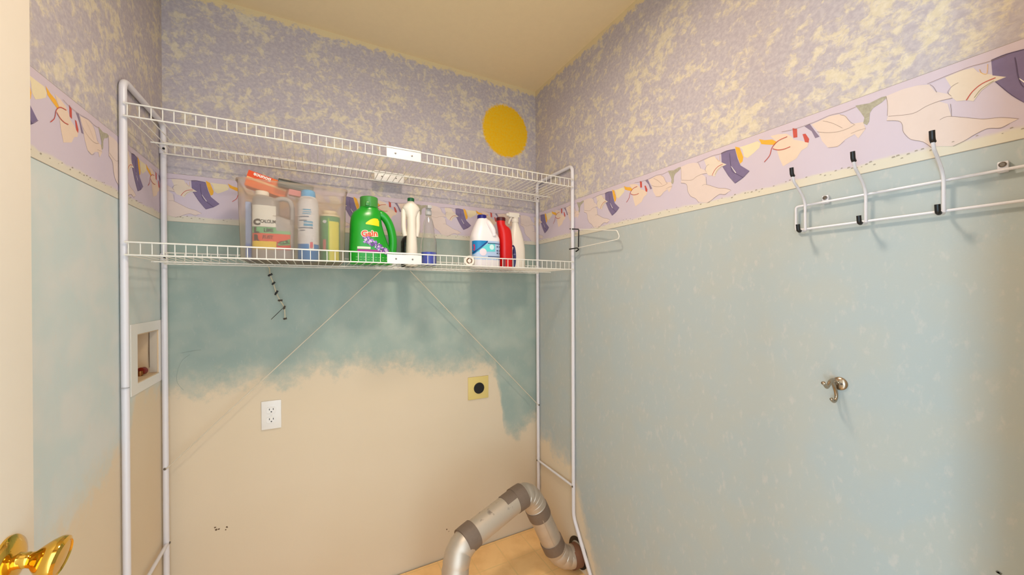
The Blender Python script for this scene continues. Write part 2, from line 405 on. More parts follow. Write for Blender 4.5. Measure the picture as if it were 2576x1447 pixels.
# ------------------------------------------------------------------ wallpaper border
PER = 0.5155; ZT = 1.7551; ZB = 1.5788
A1 = [('cream', 'poly', [(0.0127,1.7355),(0.0297,1.7346),(0.0625,1.735),(0.0704,1.7266),(0.0677,1.7151),(0.0517,1.7051),(0.0352,1.6964),(0.0254,1.7038),(0.0212,1.7253)]),
('orange', 'poly', [(-0.0004,1.7415),(0.0126,1.734),(0.0183,1.7176),(0.0233,1.7031),(0.0211,1.6908),(0.0139,1.6865),(0.0068,1.7084),(0.0024,1.7244)]),
('orange', 'poly', [(0.0665,1.7391),(0.0821,1.7307),(0.101,1.7258),(0.1133,1.714),(0.109,1.7082),(0.0884,1.7161),(0.073,1.7229)]),
('shirt', 'poly', [(0.0961,1.7368),(0.1157,1.7344),(0.136,1.7283),(0.1473,1.7162),(0.1529,1.7062),(0.1693,1.6972),(0.1851,1.6869),(0.1825,1.6771),(0.1692,1.6724),(0.1583,1.6558),(0.1272,1.6448),(0.1185,1.6685),(0.1126,1.6915),(0.1021,1.7033),(0.1127,1.7143)]),
('red', 'poly', [(0.1495,1.7374),(0.1598,1.7318),(0.1605,1.7097),(0.1515,1.7115)]),
('red', 'poly', [(0.172,1.7132),(0.1786,1.7122),(0.1865,1.6956),(0.1851,1.6869),(0.1773,1.6912),(0.1746,1.703)]),
('grey', 'poly', [(0.176,1.7317),(0.1879,1.7331),(0.1981,1.7124),(0.2082,1.6936),(0.1993,1.6931),(0.1917,1.7134)]),
('blouse', 'poly', [(0.1917,1.73),(0.2108,1.7329),(0.2291,1.7356),(0.2468,1.7325),(0.2605,1.7225),(0.2694,1.7004),(0.2911,1.6959),(0.2953,1.6791),(0.2825,1.6619),(0.276,1.6741),(0.2582,1.668),(0.2443,1.6557),(0.2253,1.6608),(0.2131,1.6814),(0.2069,1.7045)]),
('pine', 'poly', [(0.2772,1.7392),(0.289,1.7367),(0.3016,1.7338),(0.322,1.738),(0.3347,1.736),(0.3219,1.726),(0.3078,1.7202),(0.3026,1.7116),(0.3016,1.693),(0.2974,1.6865),(0.2911,1.6931),(0.2932,1.7046),(0.2869,1.7197)]),
('sheet', 'poly', [(-0.1857,1.7368),(-0.1588,1.7392),(-0.1378,1.7364),(-0.1215,1.7302),(-0.113,1.7118),(-0.0941,1.6976),(-0.0906,1.6883),(-0.1082,1.6902),(-0.0964,1.6797),(-0.0918,1.6534),(-0.0738,1.6434),(-0.0524,1.6321),(-0.0321,1.6261),(-0.0128,1.6158),(-0.0224,1.6118),(-0.0321,1.6077),(-0.0473,1.612),(-0.063,1.6064),(-0.0761,1.5995),(-0.0907,1.5944),(-0.1204,1.6047),(-0.1303,1.6172),(-0.1483,1.6291),(-0.1589,1.6479),(-0.1609,1.6655),(-0.167,1.6754),(-0.1851,1.6828),(-0.1833,1.6936)]),
('stripe', 'poly', [(-0.0999,1.7334),(-0.0782,1.736),(-0.064,1.7335),(-0.0587,1.7224),(-0.0421,1.7089),(-0.0242,1.7005),(-0.0262,1.6967),(-0.0421,1.6943),(-0.0545,1.6856),(-0.064,1.6702),(-0.0727,1.6758),(-0.085,1.6797),(-0.0906,1.6891),(-0.0952,1.6999),(-0.0918,1.7104)]),
('jeans', 'poly', [(-0.0431,1.7366),(-0.026,1.7384),(-0.0005,1.7342),(0.0068,1.704),(0.0154,1.681),(0.0406,1.6578),(0.0224,1.6429),(0,1.6329),(-0.0201,1.6605),(-0.0385,1.6943),(-0.0261,1.6966),(-0.0416,1.7073)]),
('slit', 'poly', [(-0.0137,1.6883),(-0.0118,1.687),(0.0025,1.6637),(0.0008,1.6627)]),
('line', 0.0013, [(-0.1822,1.6912),(-0.1456,1.6814),(-0.1265,1.6877),(-0.1082,1.6902),(-0.0906,1.6883)]),
('line', 0.0011, [(-0.107,1.6528),(-0.0999,1.6551),(-0.0918,1.6531),(-0.0738,1.6434),(-0.0524,1.6317),(-0.0321,1.6261),(-0.0128,1.6158)]),
('line', 0.0011, [(-0.1851,1.6828),(-0.167,1.675),(-0.1609,1.6655),(-0.1589,1.6479),(-0.1483,1.6291),(-0.1303,1.6172),(-0.1179,1.6003)]),
('line', 0.0011, [(-0.0896,1.5936),(-0.0761,1.5986),(-0.063,1.6064),(-0.0473,1.612),(-0.0321,1.6069),(-0.0224,1.6115)]),
('line', 0.001, [(-0.1857,1.7359),(-0.1833,1.7146),(-0.1843,1.6931)]),
('line', 0.001, [(-0.1203,1.7296),(-0.1154,1.7218),(-0.1112,1.7092)]),
('line', 0.001, [(-0.0929,1.6781),(-0.092,1.6656),(-0.0918,1.6534)]),
('red', 0.0018, [(-0.0727,1.6758),(-0.0651,1.689),(-0.0534,1.6983),(-0.0381,1.7012)]),
('green', 0.0012, [(-0.063,1.6764),(-0.0545,1.6889),(-0.0401,1.6966)]),
('line', 0.001, [(-0.0918,1.6931),(-0.0964,1.7022),(-0.0906,1.7115),(-0.0827,1.7145)]),
('orange', 0.001, [(-0.0566,1.7263),(-0.0545,1.7186),(-0.0482,1.7137),(-0.0472,1.7311)]),
('red', 0.0022, [(0.0804,1.6706),(0.0944,1.6844),(0.1006,1.7038),(0.1156,1.7165),(0.1374,1.7198)]),
('red', 0.0022, [(0.1021,1.7),(0.1156,1.6922),(0.1302,1.6896),(0.1445,1.6911)]),
('line', 0.0009, [(0.2032,1.7075),(0.223,1.6977),(0.2444,1.6917),(0.2627,1.6918),(0.2749,1.6954)]),
('line', 0.0009, [(0.2491,1.7301),(0.2583,1.7234),(0.2672,1.707),(0.2771,1.6946)]),
('line', 0.0008, [(0.2157,1.7294),(0.235,1.7157),(0.2536,1.6968)]),
('line', 0.0008, [(0.2265,1.6604),(0.2443,1.6572),(0.2581,1.6652)]),
('line', 0.0008, [(0.2694,1.678),(0.2825,1.68),(0.2953,1.6798)]),
('line', 0.0012, [(0.1245,1.7375),(0.1474,1.7335),(0.1693,1.7328),(0.1982,1.7335),(0.2291,1.7371),(0.2537,1.7339),(0.2783,1.7359)]),
('line', 0.0012, [(-0.124,1.7323),(-0.0987,1.7355),(-0.0793,1.7366),(-0.0683,1.7375),(-0.0451,1.7349),(-0.0262,1.7356)]),
('dark', 0.0018, [(-0.0169,1.7264),(-0.0154,1.7111),(-0.0133,1.6897),(-0.0081,1.6704),(0.0066,1.6574),(0.0224,1.6443)]),
('dark', 0.0014, [(0,1.6336),(0.0224,1.6436),(0.0406,1.6578)]),
('dark', 0.0012, [(-0.0385,1.6943),(-0.0201,1.6605),(-0.0008,1.6334)]),
('dark', 0.0016, [(-0.0431,1.7358),(-0.026,1.7376),(-0.0005,1.7342)])]
def pc(n, c, v=0.03): return mat('print_'+n, c, 0.7, vary=v, scale=60, spec=0.2)
def ground_material():
    k = NT('print_ground'); p = k.pos(); X = k.sep(p)
    n = k.noise(k.mapping(p, scale=(1, 1, 2)), 16.0, 3)
    f = k.step(k.math('ADD', X[2], k.math('MULTIPLY', k.math('SUBTRACT', n, 0.5), 0.02)), 1.596, 1.606)
    sky = k.mix(k.noise(p, 8.0, 2), C(203, 188, 195), C(196, 183, 196))
    gr = k.mix(k.noise(p, 30.0, 3), C(214, 202, 180), C(206, 200, 184))
    k.put(k.b.inputs['Base Color'], k.mix(f, gr, sky)); k.b.inputs['Roughness'].default_value = 0.7
    k.b.inputs['Specular IOR Level'].default_value = 0.2
    return k.m
PM = dict(paper=ground_material(), line=pc('line', C(146, 124, 112)), cream=pc('cream', C(222, 206, 170)), orange=pc('orange', C(226, 168, 62), .12), shirt=pc('shirt', C(220, 196, 174)),
          red=pc('red', C(190, 84, 72), .1), grey=pc('grey', C(134, 118, 136), .1), blouse=pc('blouse', C(217, 194, 178)), pine=mat('print_pine', C(166, 158, 138), 0.7, vary=.35, scale=160, spec=.2), sheet=pc('sheet', C(214, 195, 185)),
          stripe=pc('stripe', C(216, 199, 180)), jeans=pc('jeans', C(122, 108, 138), .12), dark=pc('dark', C(92, 78, 104)), slit=pc('slit', C(236, 226, 216)), green=pc('green', C(140, 138, 104)), tuft=pc('tuft', C(160, 148, 132)), band=pc('band', C(200, 184, 192)))
PK = list(PM.keys())
def border(name, s0, s1, phase, fn):
    """fn(s, z, off) gives a point on the wall; phase is where a pair of jeans hangs (s of its tip)"""
    mb = MB(); n = 24
    def clip(pts):
        out = []
        for edge, sgn in ((s0+.001, 1), (s1-.001, -1)):
            out = []; m = len(pts)
            for i in range(m):
                a, b = pts[i], pts[(i+1) % m]
                ia = sgn*(a[0]-edge) >= 0; ib = sgn*(b[0]-edge) >= 0
                if ia: out.append(a)
                if ia != ib:
                    t = (edge-a[0])/(b[0]-a[0]); out.append((edge, a[1]+(b[1]-a[1])*t))
            pts = out
            if len(pts) < 3: return []
        return pts
    for (pa, pb, za, zb, key, off) in ((s0, s1, ZB, ZT, 'paper', .0008), (s0, s1, ZT-.021, ZT-.001, 'band', .0009), (s0, s1, ZB, ZB+.0012, 'tuft', .0009), (s0, s1, ZT-.0008, ZT, 'tuft', .0009)):
        for i in range(n):
            a = pa+(pb-pa)*i/n; b = pa+(pb-pa)*(i+1)/n
            mb.quad([fn(a, za, off), fn(b, za, off), fn(b, zb, off), fn(a, zb, off)], PK.index(key))
    k0 = int((s0-phase)/PER)-2; k1 = int((s1-phase)/PER)+2
    for k in range(k0, k1+1):
        o = phase + k*PER
        for idx, (key, kind, pts) in enumerate(A1):
            P = [(o+u, z) for u, z in pts]
            if kind == 'poly':
                P = clip(P)
                if len(P) >= 3: mb.poly([fn(a, z, .0010+.00003*idx) for a, z in P], PK.index(key))
            else:
                wd = kind*(.85 if key == 'red' else .6); Q = crom([(a, 0, z) for a, z in P], 4)
                for i in range(len(Q)-1):
                    a, b = Q[i], Q[i+1]; d = Vector((b.x-a.x, b.z-a.z)); L = max(d.length, 1e-6); nx, nz = -d.y/L*wd/2, d.x/L*wd/2
                    if min(a.x, b.x) < s0+.001 or max(a.x, b.x) > s1-.001: continue
                    of = .00115+.00003*idx
                    mb.quad([fn(a.x+nx, a.z+nz, of), fn(b.x+nx, b.z+nz, of), fn(b.x-nx, b.z-nz, of), fn(a.x-nx, a.z-nz, of)], PK.index(key))
    rnd = random.Random(4); a = s0+.01
    while a < s1-.02:
        zz = 1.597+rnd.uniform(-.006, .006); r = rnd.uniform(.0012, .003)
        mb.quad([fn(a, zz, .0015), fn(a+2*r, zz+.0006, .0015), fn(a+1.7*r, zz+r, .0015), fn(a+.3*r, zz+r*.9, .0015)], PK.index('tuft'))
        a += rnd.choice((.007, .009, .012, .03))
    return mb.build(name, [PM[k] for k in PK], smooth=0, recalc=False)
struct(border('trim_1', .0, W, .124+PER, lambda s, z, o: (s, -o, z)), 'clothesline wallpaper border on the back wall')
struct(border('trim_2', .0, 1.70, .6055+.003, lambda s, z, o: (W-o, -s, z)), 'clothesline wallpaper border on the right wall')
struct(border('trim_3', -1.70, .0, -.2222, lambda s, z, o: (o, s, z)), 'clothesline wallpaper border on the left wall')

# ------------------------------------------------------------------ door with knob
DX = 0.07
mb = MB(); mb.box((0.034, -1.69, 0.012), (DX, -0.871, 2.04), bev=0.0015)
door = struct(mb.build('door_1', M_door, smooth=30), 'white door standing open against the left wall')
kc = (DX, -0.933, 0.909)
mb = MB(); mb.lathe([(0.0365, 0), (0.0365, .003), (0.034, .006), (0.024, .010), (0.0145, .012)], kc, (1,0,0), 48)
ros = mb.build('rosette', M_brass, door)
mb = MB(); mb.lathe([(0.012, .008), (0.0105, .016), (0.0115, .020), (0.0105, .023), (0.012, .028), (0.019, .034), (0.0262, .042), (0.0305, .049), (0.0312, .053), (0.0300, .057), (0.025, .060), (0.0235, .0585), (0.010, .0595), (0.0001, .060)], kc, (1,0,-.22), 48)
mb.build('door_knob', M_brass, door)

# ------------------------------------------------------------------ ceiling lamp (above and behind the view)
M_glow = NT('lamp_glow')
M_glow.b.inputs['Emission Color'].default_value = (*LAMP_COL, 1); M_glow.b.inputs['Emission Strength'].default_value = 3.0
M_glow = M_glow.m
lamp = empty('ceiling_lamp', (LAMP_POS.x, LAMP_POS.y, H))
tag(lamp, 'round white ceiling lamp mounted above the middle of the closet', 'lamp')
mb = MB(); mb.lathe([(0.15, 0), (0.155, -.02), (0.15, -.055), (0.142, -.06), (0.142, -.03), (0.001, -.03)], (LAMP_POS.x, LAMP_POS.y, H), (0,0,1), 40, caps=False)
mb.build('lamp_pan', M_white, lamp)
mb = MB(); mb.lathe([(0.138, -.034), (0.138, -.040), (0.001, -.040)], (LAMP_POS.x, LAMP_POS.y, H), (0,0,1), 40)
mb.build('diffuser', M_glow, lamp)
ld = bpy.data.lights.new('lamp_light', 'AREA'); ld.shape = 'DISK'; ld.size = 0.20; ld.energy = LAMP_POWER; ld.color = LAMP_COL
lo = bpy.data.objects.new('lamp_light', ld); COL.objects.link(lo); lo.parent = lamp; lo.location = (0, 0, LAMP_POS.z-H-0.01)

# ------------------------------------------------------------------ over-washer storage rack
XL, XR, YFP, YBP, ZTOP, TR = 0.0115, 1.575, -0.352, -0.033, 1.917, 0.0088
rack = empty('storage_rack', (0.79, -0.19, 0.0))
tag(rack, 'white tubular laundry rack with two wire shelves standing against the back wall', 'rack')
ZD = (1.4225, 1.8105)   # deck heights
for side, x in ((0, XL), (1, XR)):
    zs = 0.422 if side == 0 else 0.385
    p = bend([(x, -0.492, 0.004), (x, -0.349, 0.238), (x, YFP, ZTOP), (x, YBP, ZTOP), (x, YBP, 0.004)], 0.030, 8)
    # keep the foot bend tight
    mb = MB(); mb.tube(p, TR, 16)
    fr_ = mb.build('side_frame', M_white, rack, smooth=40)
    mb = MB(); mb.tube([(x+(.003 if side == 0 else -.003), YFP, zs), (x+(.003 if side == 0 else -.003), YBP, zs)], 0.0058, 12)
    mb.build('side_rail', M_white, fr_)
    for yy in (YFP, YBP):
        mb = MB(); sx = 1 if side == 0 else -1
        mb.lathe([(0.0045, 0), (0.0045, .002), (0.003, .0035)], (x+sx*TR*.9, yy-.0, zs), (sx, 0, 0), 12)
        mb.build('bolt', M_steel, fr_)
    mb = MB(); mb.lathe([(0.0045, 0), (0.0045, .002), (0.003, .0035)], (x, YBP-TR*.9, 0.692), (0, -1, 0), 12)
    mb.build('bolt', M_steel, fr_)
    for zz in (ZD[0]+.018, ZD[1]+.018):
        for yy in (YBP,):
            mb = MB(); mb.lathe([(TR+.0022, -.017), (TR+.003, -.014), (TR+.003, .014), (TR+.0022, .017)], (x, yy, zz), (0,0,1), 20)
            cc = mb.build('collar', M_white, fr_)
            if yy == YBP:
                mb = MB(); mb.lathe([(0.004, 0), (0.004, .002), (0.002, .003)], (x+(.004 if side == 0 else -.004), yy-TR-.002, zz), (0,-1,0), 10)
                mb.build('collar_screw', M_black if side == 0 else M_steel, cc)
    for yy, zz, dr in ((YFP, 1.05, 0), ) if side == 0 else ():
        mb = MB(); mb.tube([(x, yy-.0005, zz-.0012), (x, yy-.0005, zz+.0012)], TR+.0006, 16); mb.build('joint_ring', mat('joint_grey', C(168, 164, 164), .4), fr_)
for zi, zd in enumerate(ZD):
    LIP = 0.0365; y0, y1 = -0.362, -0.056; wr = 0.0014 if zi else 0.0014
    zz = lambda x: zd + ((x/1.58)*(1-x/1.58))*(0.012 if zi else 0.004) - (0.002 if (zi == 0 and x > 1.0) else 0)
    mb = MB()
    xs = [0.0436+0.02494*i - (0.0200) for i in range(0, 63)]
    xs = [x for x in xs if 0.022 < x < W-.022]
    for x in xs:
        z_ = zz(x)
        mb.tube(bend([(x, y0, z_+LIP), (x, y0, z_), (x, y1, z_), (x, y1, z_+LIP)], 0.003, 2), wr, 6)
    X0, X1 = XL+TR*.6, XR-TR*.6; ns = 8
    def rail(y, dz, r):
        mb.tube([(X0+(X1-X0)*i/ns, y, zz(X0+(X1-X0)*i/ns)+dz) for i in range(ns+1)], r, 8)
    rail(y0-.0028, LIP, .0024); rail(y0-.0028, 0.0005, .0024); rail(y1+.0028, LIP, .0024); rail(y1, -.003, .0024); rail(-0.170, -.0036, .0024)
    sh = mb.build('wire_shelf', M_wire, rack, smooth=50)
    for yy, sg in ((y0-.0060, -1), (y1-.004, -1)):
        mb = MB(); xa, xb = 0.7195, 0.8455; zc = zz(.78)
        mb.box((xa, yy-.0012, zc-.002), (xb, yy+.0012, zc+LIP-.004), bev=0.0008)
        mb.box((xa, yy-.0006, zc+LIP-.001), (xb, yy+.0012, zc+LIP+.0035), bev=0.0004)
        cp = mb.build('connector_plate', M_plastic, sh)
        for sx in (0.25, 0.73):
            mb = MB(); mb.lathe([(0.0032, 0), (0.0032, .0012), (0.0018, .002)], (xa+(xb-xa)*sx, yy-.001, zc+.016), (0,-1,0), 12)
            mb.build('screw', M_steel, cp)
for a, b in (((XL+.004, YBP-.010, 0.692), (0.752, YBP-.012, 1.418)), ((XR-.004, YBP-.010, 0.692), (0.875, YBP-.012, 1.416))):
    mb = MB(); mb.tube([a, b], 0.0020, 10); mb.build('brace_rod', M_rod, rack)

# ------------------------------------------------------------------ things on the lower shelf
ZS = ZD[0]+0.0030
def bottle(name, loc, label, cat, group=None):
    o = empty(name, loc); return tag(o, label, cat, group)

# green laundry detergent jug
y0 = -0.215; g = bottle('detergent_jug', (0.69, y0, ZS), 'large green laundry detergent jug with loop handle on the lower shelf', 'jug')
MG = mat('green_plastic', C(22, 150, 32), 0.28, vary=0.05); MGc = mat('green_cap', C(66, 140, 56), 0.3, alpha=None)
secs = [(ZS, .607, .762, .036, 3), (ZS+.006, .603, .768, .042, 3), (ZS+.05, .602, .765, .045, 3), (1.49, .603, .755, .045, 2.8), (1.52, .6045, .744, .044, 2.6), (1.555, .606, .733, .043, 2.5), (1.585, .607, .725, .042, 2.5), (1.610, .610, .722, .040, 2.4), (1.628, .618, .722, .036, 2.3), (1.640, .632, .720, .030, 2.1), (1.6475, .641, .7125, .028, 2), (1.653, .642, .7105, .028, 2)]
mb = MB(); mb.loft(secs, y0)
body = mb.build('jug_body', MG, g, smooth=60)
mb = MB(); hp = crom([(.700, y0, 1.632), (.727, y0, 1.627), (.748, y0, 1.603), (.7615, y0, 1.568), (.7675, y0, 1.53), (.766, y0, 1.49), (.757, y0, 1.455)], 6)
nn = len(hp); mb.tube(hp, [.0165 if 3 < i < nn-4 else .014 for i in range(nn)], 16)
hd = mb.build('handle', MG, g, smooth=60)
mb = MB(); mb.lathe([(.0325, 0), (.0335, .002), (.0335, .038), (.0315, .0405), (.0285, .0415), (.001, .0415)], (.677, y0, 1.6515), (0,0,1), 36)
mb.box((.660, y0-.040, 1.6525), (.676, y0-.026, 1.668), bev=.004)
mb.build('cap', MGc, g)
fn = onfront(secs, y0, .0008); fn2 = onfront(secs, y0, .0016); fn3 = onfront(secs, y0, .0024)
patch('label_flag', fn, 0, 0, 0, 0, mat('label_yellow', C(238, 214, 20), .4), g, shape=lambda a, b: (.6595+.0505*a, 1.5770 + (0.002-.004*a)+(.003+.026*math.sin(math.pi*min(1,a*.62+.02))**1.0*(1 if a<.93 else .8))*b), nx=16, nz=3)
text('label_text', 'Gain', fn3, .6445, 1.5300, .0315, mat('gain_red', C(224, 74, 30), .4), g, bold=.030, wide=1.0, rot=.10)
text('label_outline', 'Gain', fn2, .6445, 1.5300, .0315, mat('gain_white', C(244, 226, 196), .4), g, bold=.10, wide=1.0, rot=.10)
MPu = mat('lavender_print', C(104, 64, 140), .5, vary=.5, scale=120); MPk = mat('magenta_print', C(156, 40, 130), .5)
patch('label_band', fn, .6290, 1.4690, .735, 1.4815, MPk, g)
patch('label_strip', fn2, .6290, 1.4835, .676, 1.4920, mat('mint_print', C(214, 232, 196), .5), g)
mb = MB(); rr = random.Random(2)
for i in range(120):
    t = rr.random(); cx = .652+.092*t; cz = 1.526-.055*t+rr.uniform(-.017, .017)*(1-.3*t); r = rr.uniform(.003, .0065)
    c0 = mb.bm.verts.new(fn2(cx, cz)-Vector((0, .0004*rr.random(), 0))); a0 = rr.random()*3
    vs = [mb.bm.verts.new(fn2(cx+r*math.cos(a0+k*math.pi/3)*(1 if k % 2 else .6), cz+r*math.sin(a0+k*math.pi/3)*(1 if k % 2 else .6))-Vector((0, .0002, 0))) for k in range(6)]
    for k in range(6):
        f = mb.bm.faces.new([c0, vs[k], vs[(k+1) % 6]]); f.material_index = i % 3
mb.build('label_flowers', [MPu, mat('violet_print', C(150, 112, 190), .5), mat('pale_violet_print', C(206, 180, 214), .5)], g, smooth=0)
for k in range(9):
    for q in range(2): patch('label_print', fn2, .6240+.0135*k, 1.4405+.0095*q, .6330+.0135*k, 1.4440+.0095*q, mat('pale_green_print', C(96, 186, 90), .5) if k+q == 0 else bpy.data.materials['pale_green_print'], g, nx=2, nz=1)

# white cleaner bottle with green cap
y0 = -0.20; g = bottle('cleaner_bottle', (.843, y0, ZS), 'white bottle with small green cap beside the green jug', 'bottle')
MW = mat('white_hdpe', C(232, 220, 202), 0.35, vary=0.02)
secs = [(ZS, .8255, .8690, .024, 2.6), (ZS+.004, .8225, .8720, .027, 2.6), (1.50, .8245, .8705, .026, 2.5), (1.56, .8275, .8665, .024, 2.3), (1.60, .8300, .8640, .022, 2.2), (1.63, .8290, .8650, .021, 2.1), (1.655, .8190, .8760, .021, 2), (1.668, .810, .8830, .022, 2), (1.681, .816, .8750, .023, 2), (1.692, .829, .861, .018, 2), (1.698, .8315, .858, .0135, 2)]
mb = MB(); mb.loft(secs, y0); mb.build('bottle_body', MW, g, smooth=60)
for xa, xb in ((.8155, .8215), (.8745, .8685)):
    mb = MB(); mb.tube(crom([((xa+.845)/2, y0+.004, 1.672), (xa+.001*(1 if xa < .85 else -1), y0+.004, 1.660), (xa, y0+.004, 1.625), (xa, y0+.004, 1.590), ((xa+xb)/2, y0+.004, 1.566), (xb, y0+.004, 1.552)], 5), .0098, 14); mb.build('side_grip', MW, g, smooth=60)
mb = MB(); mb.lathe([(.0135, 0), (.014, .001), (.014, .013), (.012, .0145), (.001, .0145)], (.845, y0, 1.698), (0,0,1), 28); mb.build('cap', mat('dark_green_cap', C(8, 96, 48), .35), g)
y0 = -.135; g = bottle('dark_bottle', (.844, y0, ZS), 'black and green bottle mostly hidden behind the white green-capped bottle', 'bottle')
secs = [(ZS, .820, .868, .022, 2.8), (ZS+.004, .817, .871, .025, 2.8), (1.535, .817, .871, .025, 2.8), (1.550, .822, .866, .021, 2.4), (1.562, .833, .855, .012, 2)]
mb = MB(); mb.loft(secs, y0); mb.build('bottle_body', mat('bottle_black', C(22, 24, 20), .4), g, smooth=60)
mb = MB(); mb.lathe([(.011, 0), (.011, .014), (.001, .015)], (.844, y0, 1.561), (0,0,1), 20); mb.build('cap', M_black, g)
fn = onfront(secs, y0, .0008)
for k in range(5): 
    mb = MB(); mb.poly([fn(.8185+.013*a, 1.450+.017*k+.014*b) for a, b in ((0, 0), (1, .5), (.9, .8), (0, .4))]); mb.build('label_leaf', mat('leaf_green', C(60, 130, 60), .5), g, smooth=0)

# clear spray bottle with blue liquid
y0 = -0.25; g = bottle('spray_bottle', (.906, y0, ZS), 'clear plastic bottle with a little dark blue liquid, slim grey nozzle', 'bottle')
kk = NT('clear_plastic'); t1 = kk.n('ShaderNodeBsdfTransparent'); t1.inputs[0].default_value = (.90, .90, .88, 1); gl = kk.n('ShaderNodeBsdfGlossy'); gl.inputs['Roughness'].default_value = .12
df = kk.n('ShaderNodeBsdfDiffuse'); df.inputs[0].default_value = C(214, 208, 196)
m1 = kk.n('ShaderNodeMixShader'); m1.inputs[0].default_value = .09; kk.t.links.new(t1.outputs[0], m1.inputs[1]); kk.t.links.new(df.outputs[0], m1.inputs[2])
m2 = kk.n('ShaderNodeMixShader'); lw = kk.n('ShaderNodeLayerWeight'); lw.inputs[0].default_value = .35; nz = kk.noise(kk.pos(), 40); kk.t.links.new(kk.math('MULTIPLY', lw.outputs['Facing'], kk.math('ADD', nz, .2)), m2.inputs[0])
kk.t.links.new(m1.outputs[0], m2.inputs[1]); kk.t.links.new(gl.outputs[0], m2.inputs[2]); kk.t.links.new(m2.outputs[0], kk.out.inputs[0]); M_clear = kk.m
mb = MB(); mb.lathe([(.030, 0), (.0335, .004), (.0335, .085), (.032, .105), (.027, .122), (.0245, .130), (.0255, .136), (.0235, .142), (.0245, .150), (.0222, .158), (.023, .166), (.0205, .176), (.0185, .186), (.0125, .200), (.0115, .214)], (.906, y0, ZS), (0,0,1), 36)
mb.build('bottle_body', M_clear, g, smooth=50)
mb = MB(); mb.lathe([(.029, .001), (.0322, .004), (.0322, .056), (.001, .056)], (.906, y0, ZS), (0,0,1), 36); mb.build('liquid', mat('blue_liquid', C(0, 54, 190), .2), g)
mb = MB(); mb.lathe([(.0125, .212), (.0135, .214), (.013, .228), (.0095, .236), (.0085, .245), (.001, .246)], (.906, y0, ZS), (0,0,1), 24); mb.box((.896, y0-.026, ZS+.236), (.914, y0+.01, ZS+.249), bev=.003)
mb.build('nozzle', mat('grey_nozzle', C(176, 172, 168), .4), g)

# small white roll in front
y0 = -.325; g = bottle('tape_roll', (1.066, y0, ZS), 'small white roll lying on its side at the front of the lower shelf', 'roll')
rot = Matrix.Rotation(math.radians(-25), 3, 'Z')
ax = rot @ Vector((0, 1, 0)); c0 = Vector((1.058, y0, ZS+.0215))
mb = MB(); mb.lathe([(.0125, .000), (.0205, .000), (.0215, .002), (.0215, .045), (.0205, .047), (.012, .047), (.0125, .000)], c0, ax, 32, caps=False); mb.build('roll_body', MW, g)
mb = MB(); mb.lathe([(.0085, .001), (.0124, .001), (.0124, .046), (.0085, .046), (.0085, .001)], c0, ax, 28, caps=False); mb.build('core', mat('cardboard_core', C(122, 88, 64), .7), g)
mb = MB(); mb.lathe([(.0075, .002), (.0075, .012), (.001, .012)], c0, ax, 20); mb.build('plug', MW, g)

# bleach jug
y0 = -0.20; g = bottle('bleach_jug', (1.180, y0, ZS), 'white bleach jug with navy cap and teal label', 'jug')
secs = [(ZS, 1.122, 1.246, .040, 3.4), (ZS+.006, 1.1165, 1.2515, .046, 3.4), (1.548, 1.1165, 1.2515, .046, 3.4), (1.562, 1.1165, 1.2525, .046, 3), (1.572, 1.117, 1.250, .045, 2.6), (1.590, 1.122, 1.238, .042, 2.4), (1.615, 1.131, 1.219, .037, 2.2), (1.640, 1.143, 1.202, .026, 2), (1.650, 1.149, 1.192, .0205, 2), (1.655, 1.151, 1.189, .019, 2)]
MBl = mat('bleach_white', C(236, 226, 224), .35, vary=.015)
mb = MB(); mb.loft(secs, y0); mb.build('jug_body', MBl, g, smooth=60)
mb = MB(); mb.tube(crom([(1.182, y0-.012, 1.650), (1.192, y0-.034, 1.628), (1.204, y0-.046, 1.600), (1.212, y0-.043, 1.574)], 6), [.009]*4+[.0115]*11+[.010]*4, 14); mb.build('handle', MBl, g, smooth=60)
mb = MB(); mb.lathe([(.0205, 0), (.0215, .001), (.0215, .014), (.019, .0165), (.001, .0165)], (1.170, y0, 1.6545), (0,0,1), 32); mb.build('cap', mat('navy_cap', C(22, 16, 110), .35), g)
fn = onfront(secs, y0, .0008); fn2 = onfront(secs, y0, .0014); fn3 = onfront(secs, y0, .0020)
patch('label', fn, 1.11655, 1.462, 1.25145, 1.548, mat('label_iceblue', C(176, 196, 224), .4), g, nx=90)
patch('label_teal', fn2, 0, 0, 0, 0, mat('label_blue', C(22, 128, 186), .4), g, shape=lambda a, b: (1.11655+.0614*a, 1.547-(.062-.055*a)*(1-b)), nx=70)
patch('label_aqua', fn2, 0, 0, 0, 0, mat('label_aqua', C(104, 206, 208), .4), g, shape=lambda a, b: (1.128+.087*a, 1.497+.003*a+(.006+.034*min(1, a*1.5))*b), nx=24)
patch('label_stripe', fn3, 0, 0, 0, 0, mat('label_navy', C(10, 66, 128), .4), g, shape=lambda a, b: (1.11655+.0612*a, 1.490+.052*a+.007*b), nx=70)
disc('label_emblem', fn3, 1.1195, 1.517, .0030, .015, mat('emblem_red', C(196, 60, 110), .4), g)
disc('label_badge', fn3, 1.1555, 1.496, .0165, .0165, mat('badge_white', C(232, 216, 222), .4), g)
disc('label_badge', fn3, 1.198, 1.520, .0115, .012, mat('badge_mint', C(206, 232, 230), .4), g)
for k, zz_ in enumerate((1.523, 1.505, 1.493, 1.468)):
    disc('label_icon', fn3, 1.2265, zz_, .0035, .0038, mat('icon_navy', C(40, 48, 84), .4), g, n=12)
    patch('label_print', fn3, 1.2345, zz_-.0035, 1.2425, zz_+.004, mat('print_slate', C(120, 120, 150), .4, vary=.4, scale=400), g, nx=2, nz=2)
patch('label_rule', fn3, 1.178, 1.4755, 1.2490, 1.479, mat('rule_navy', C(70, 84, 120), .4), g)
patch('label_rule', fn3, 1.178, 1.5350, 1.2490, 1.5385, mat('rule_navy2', C(56, 70, 112), .4), g)

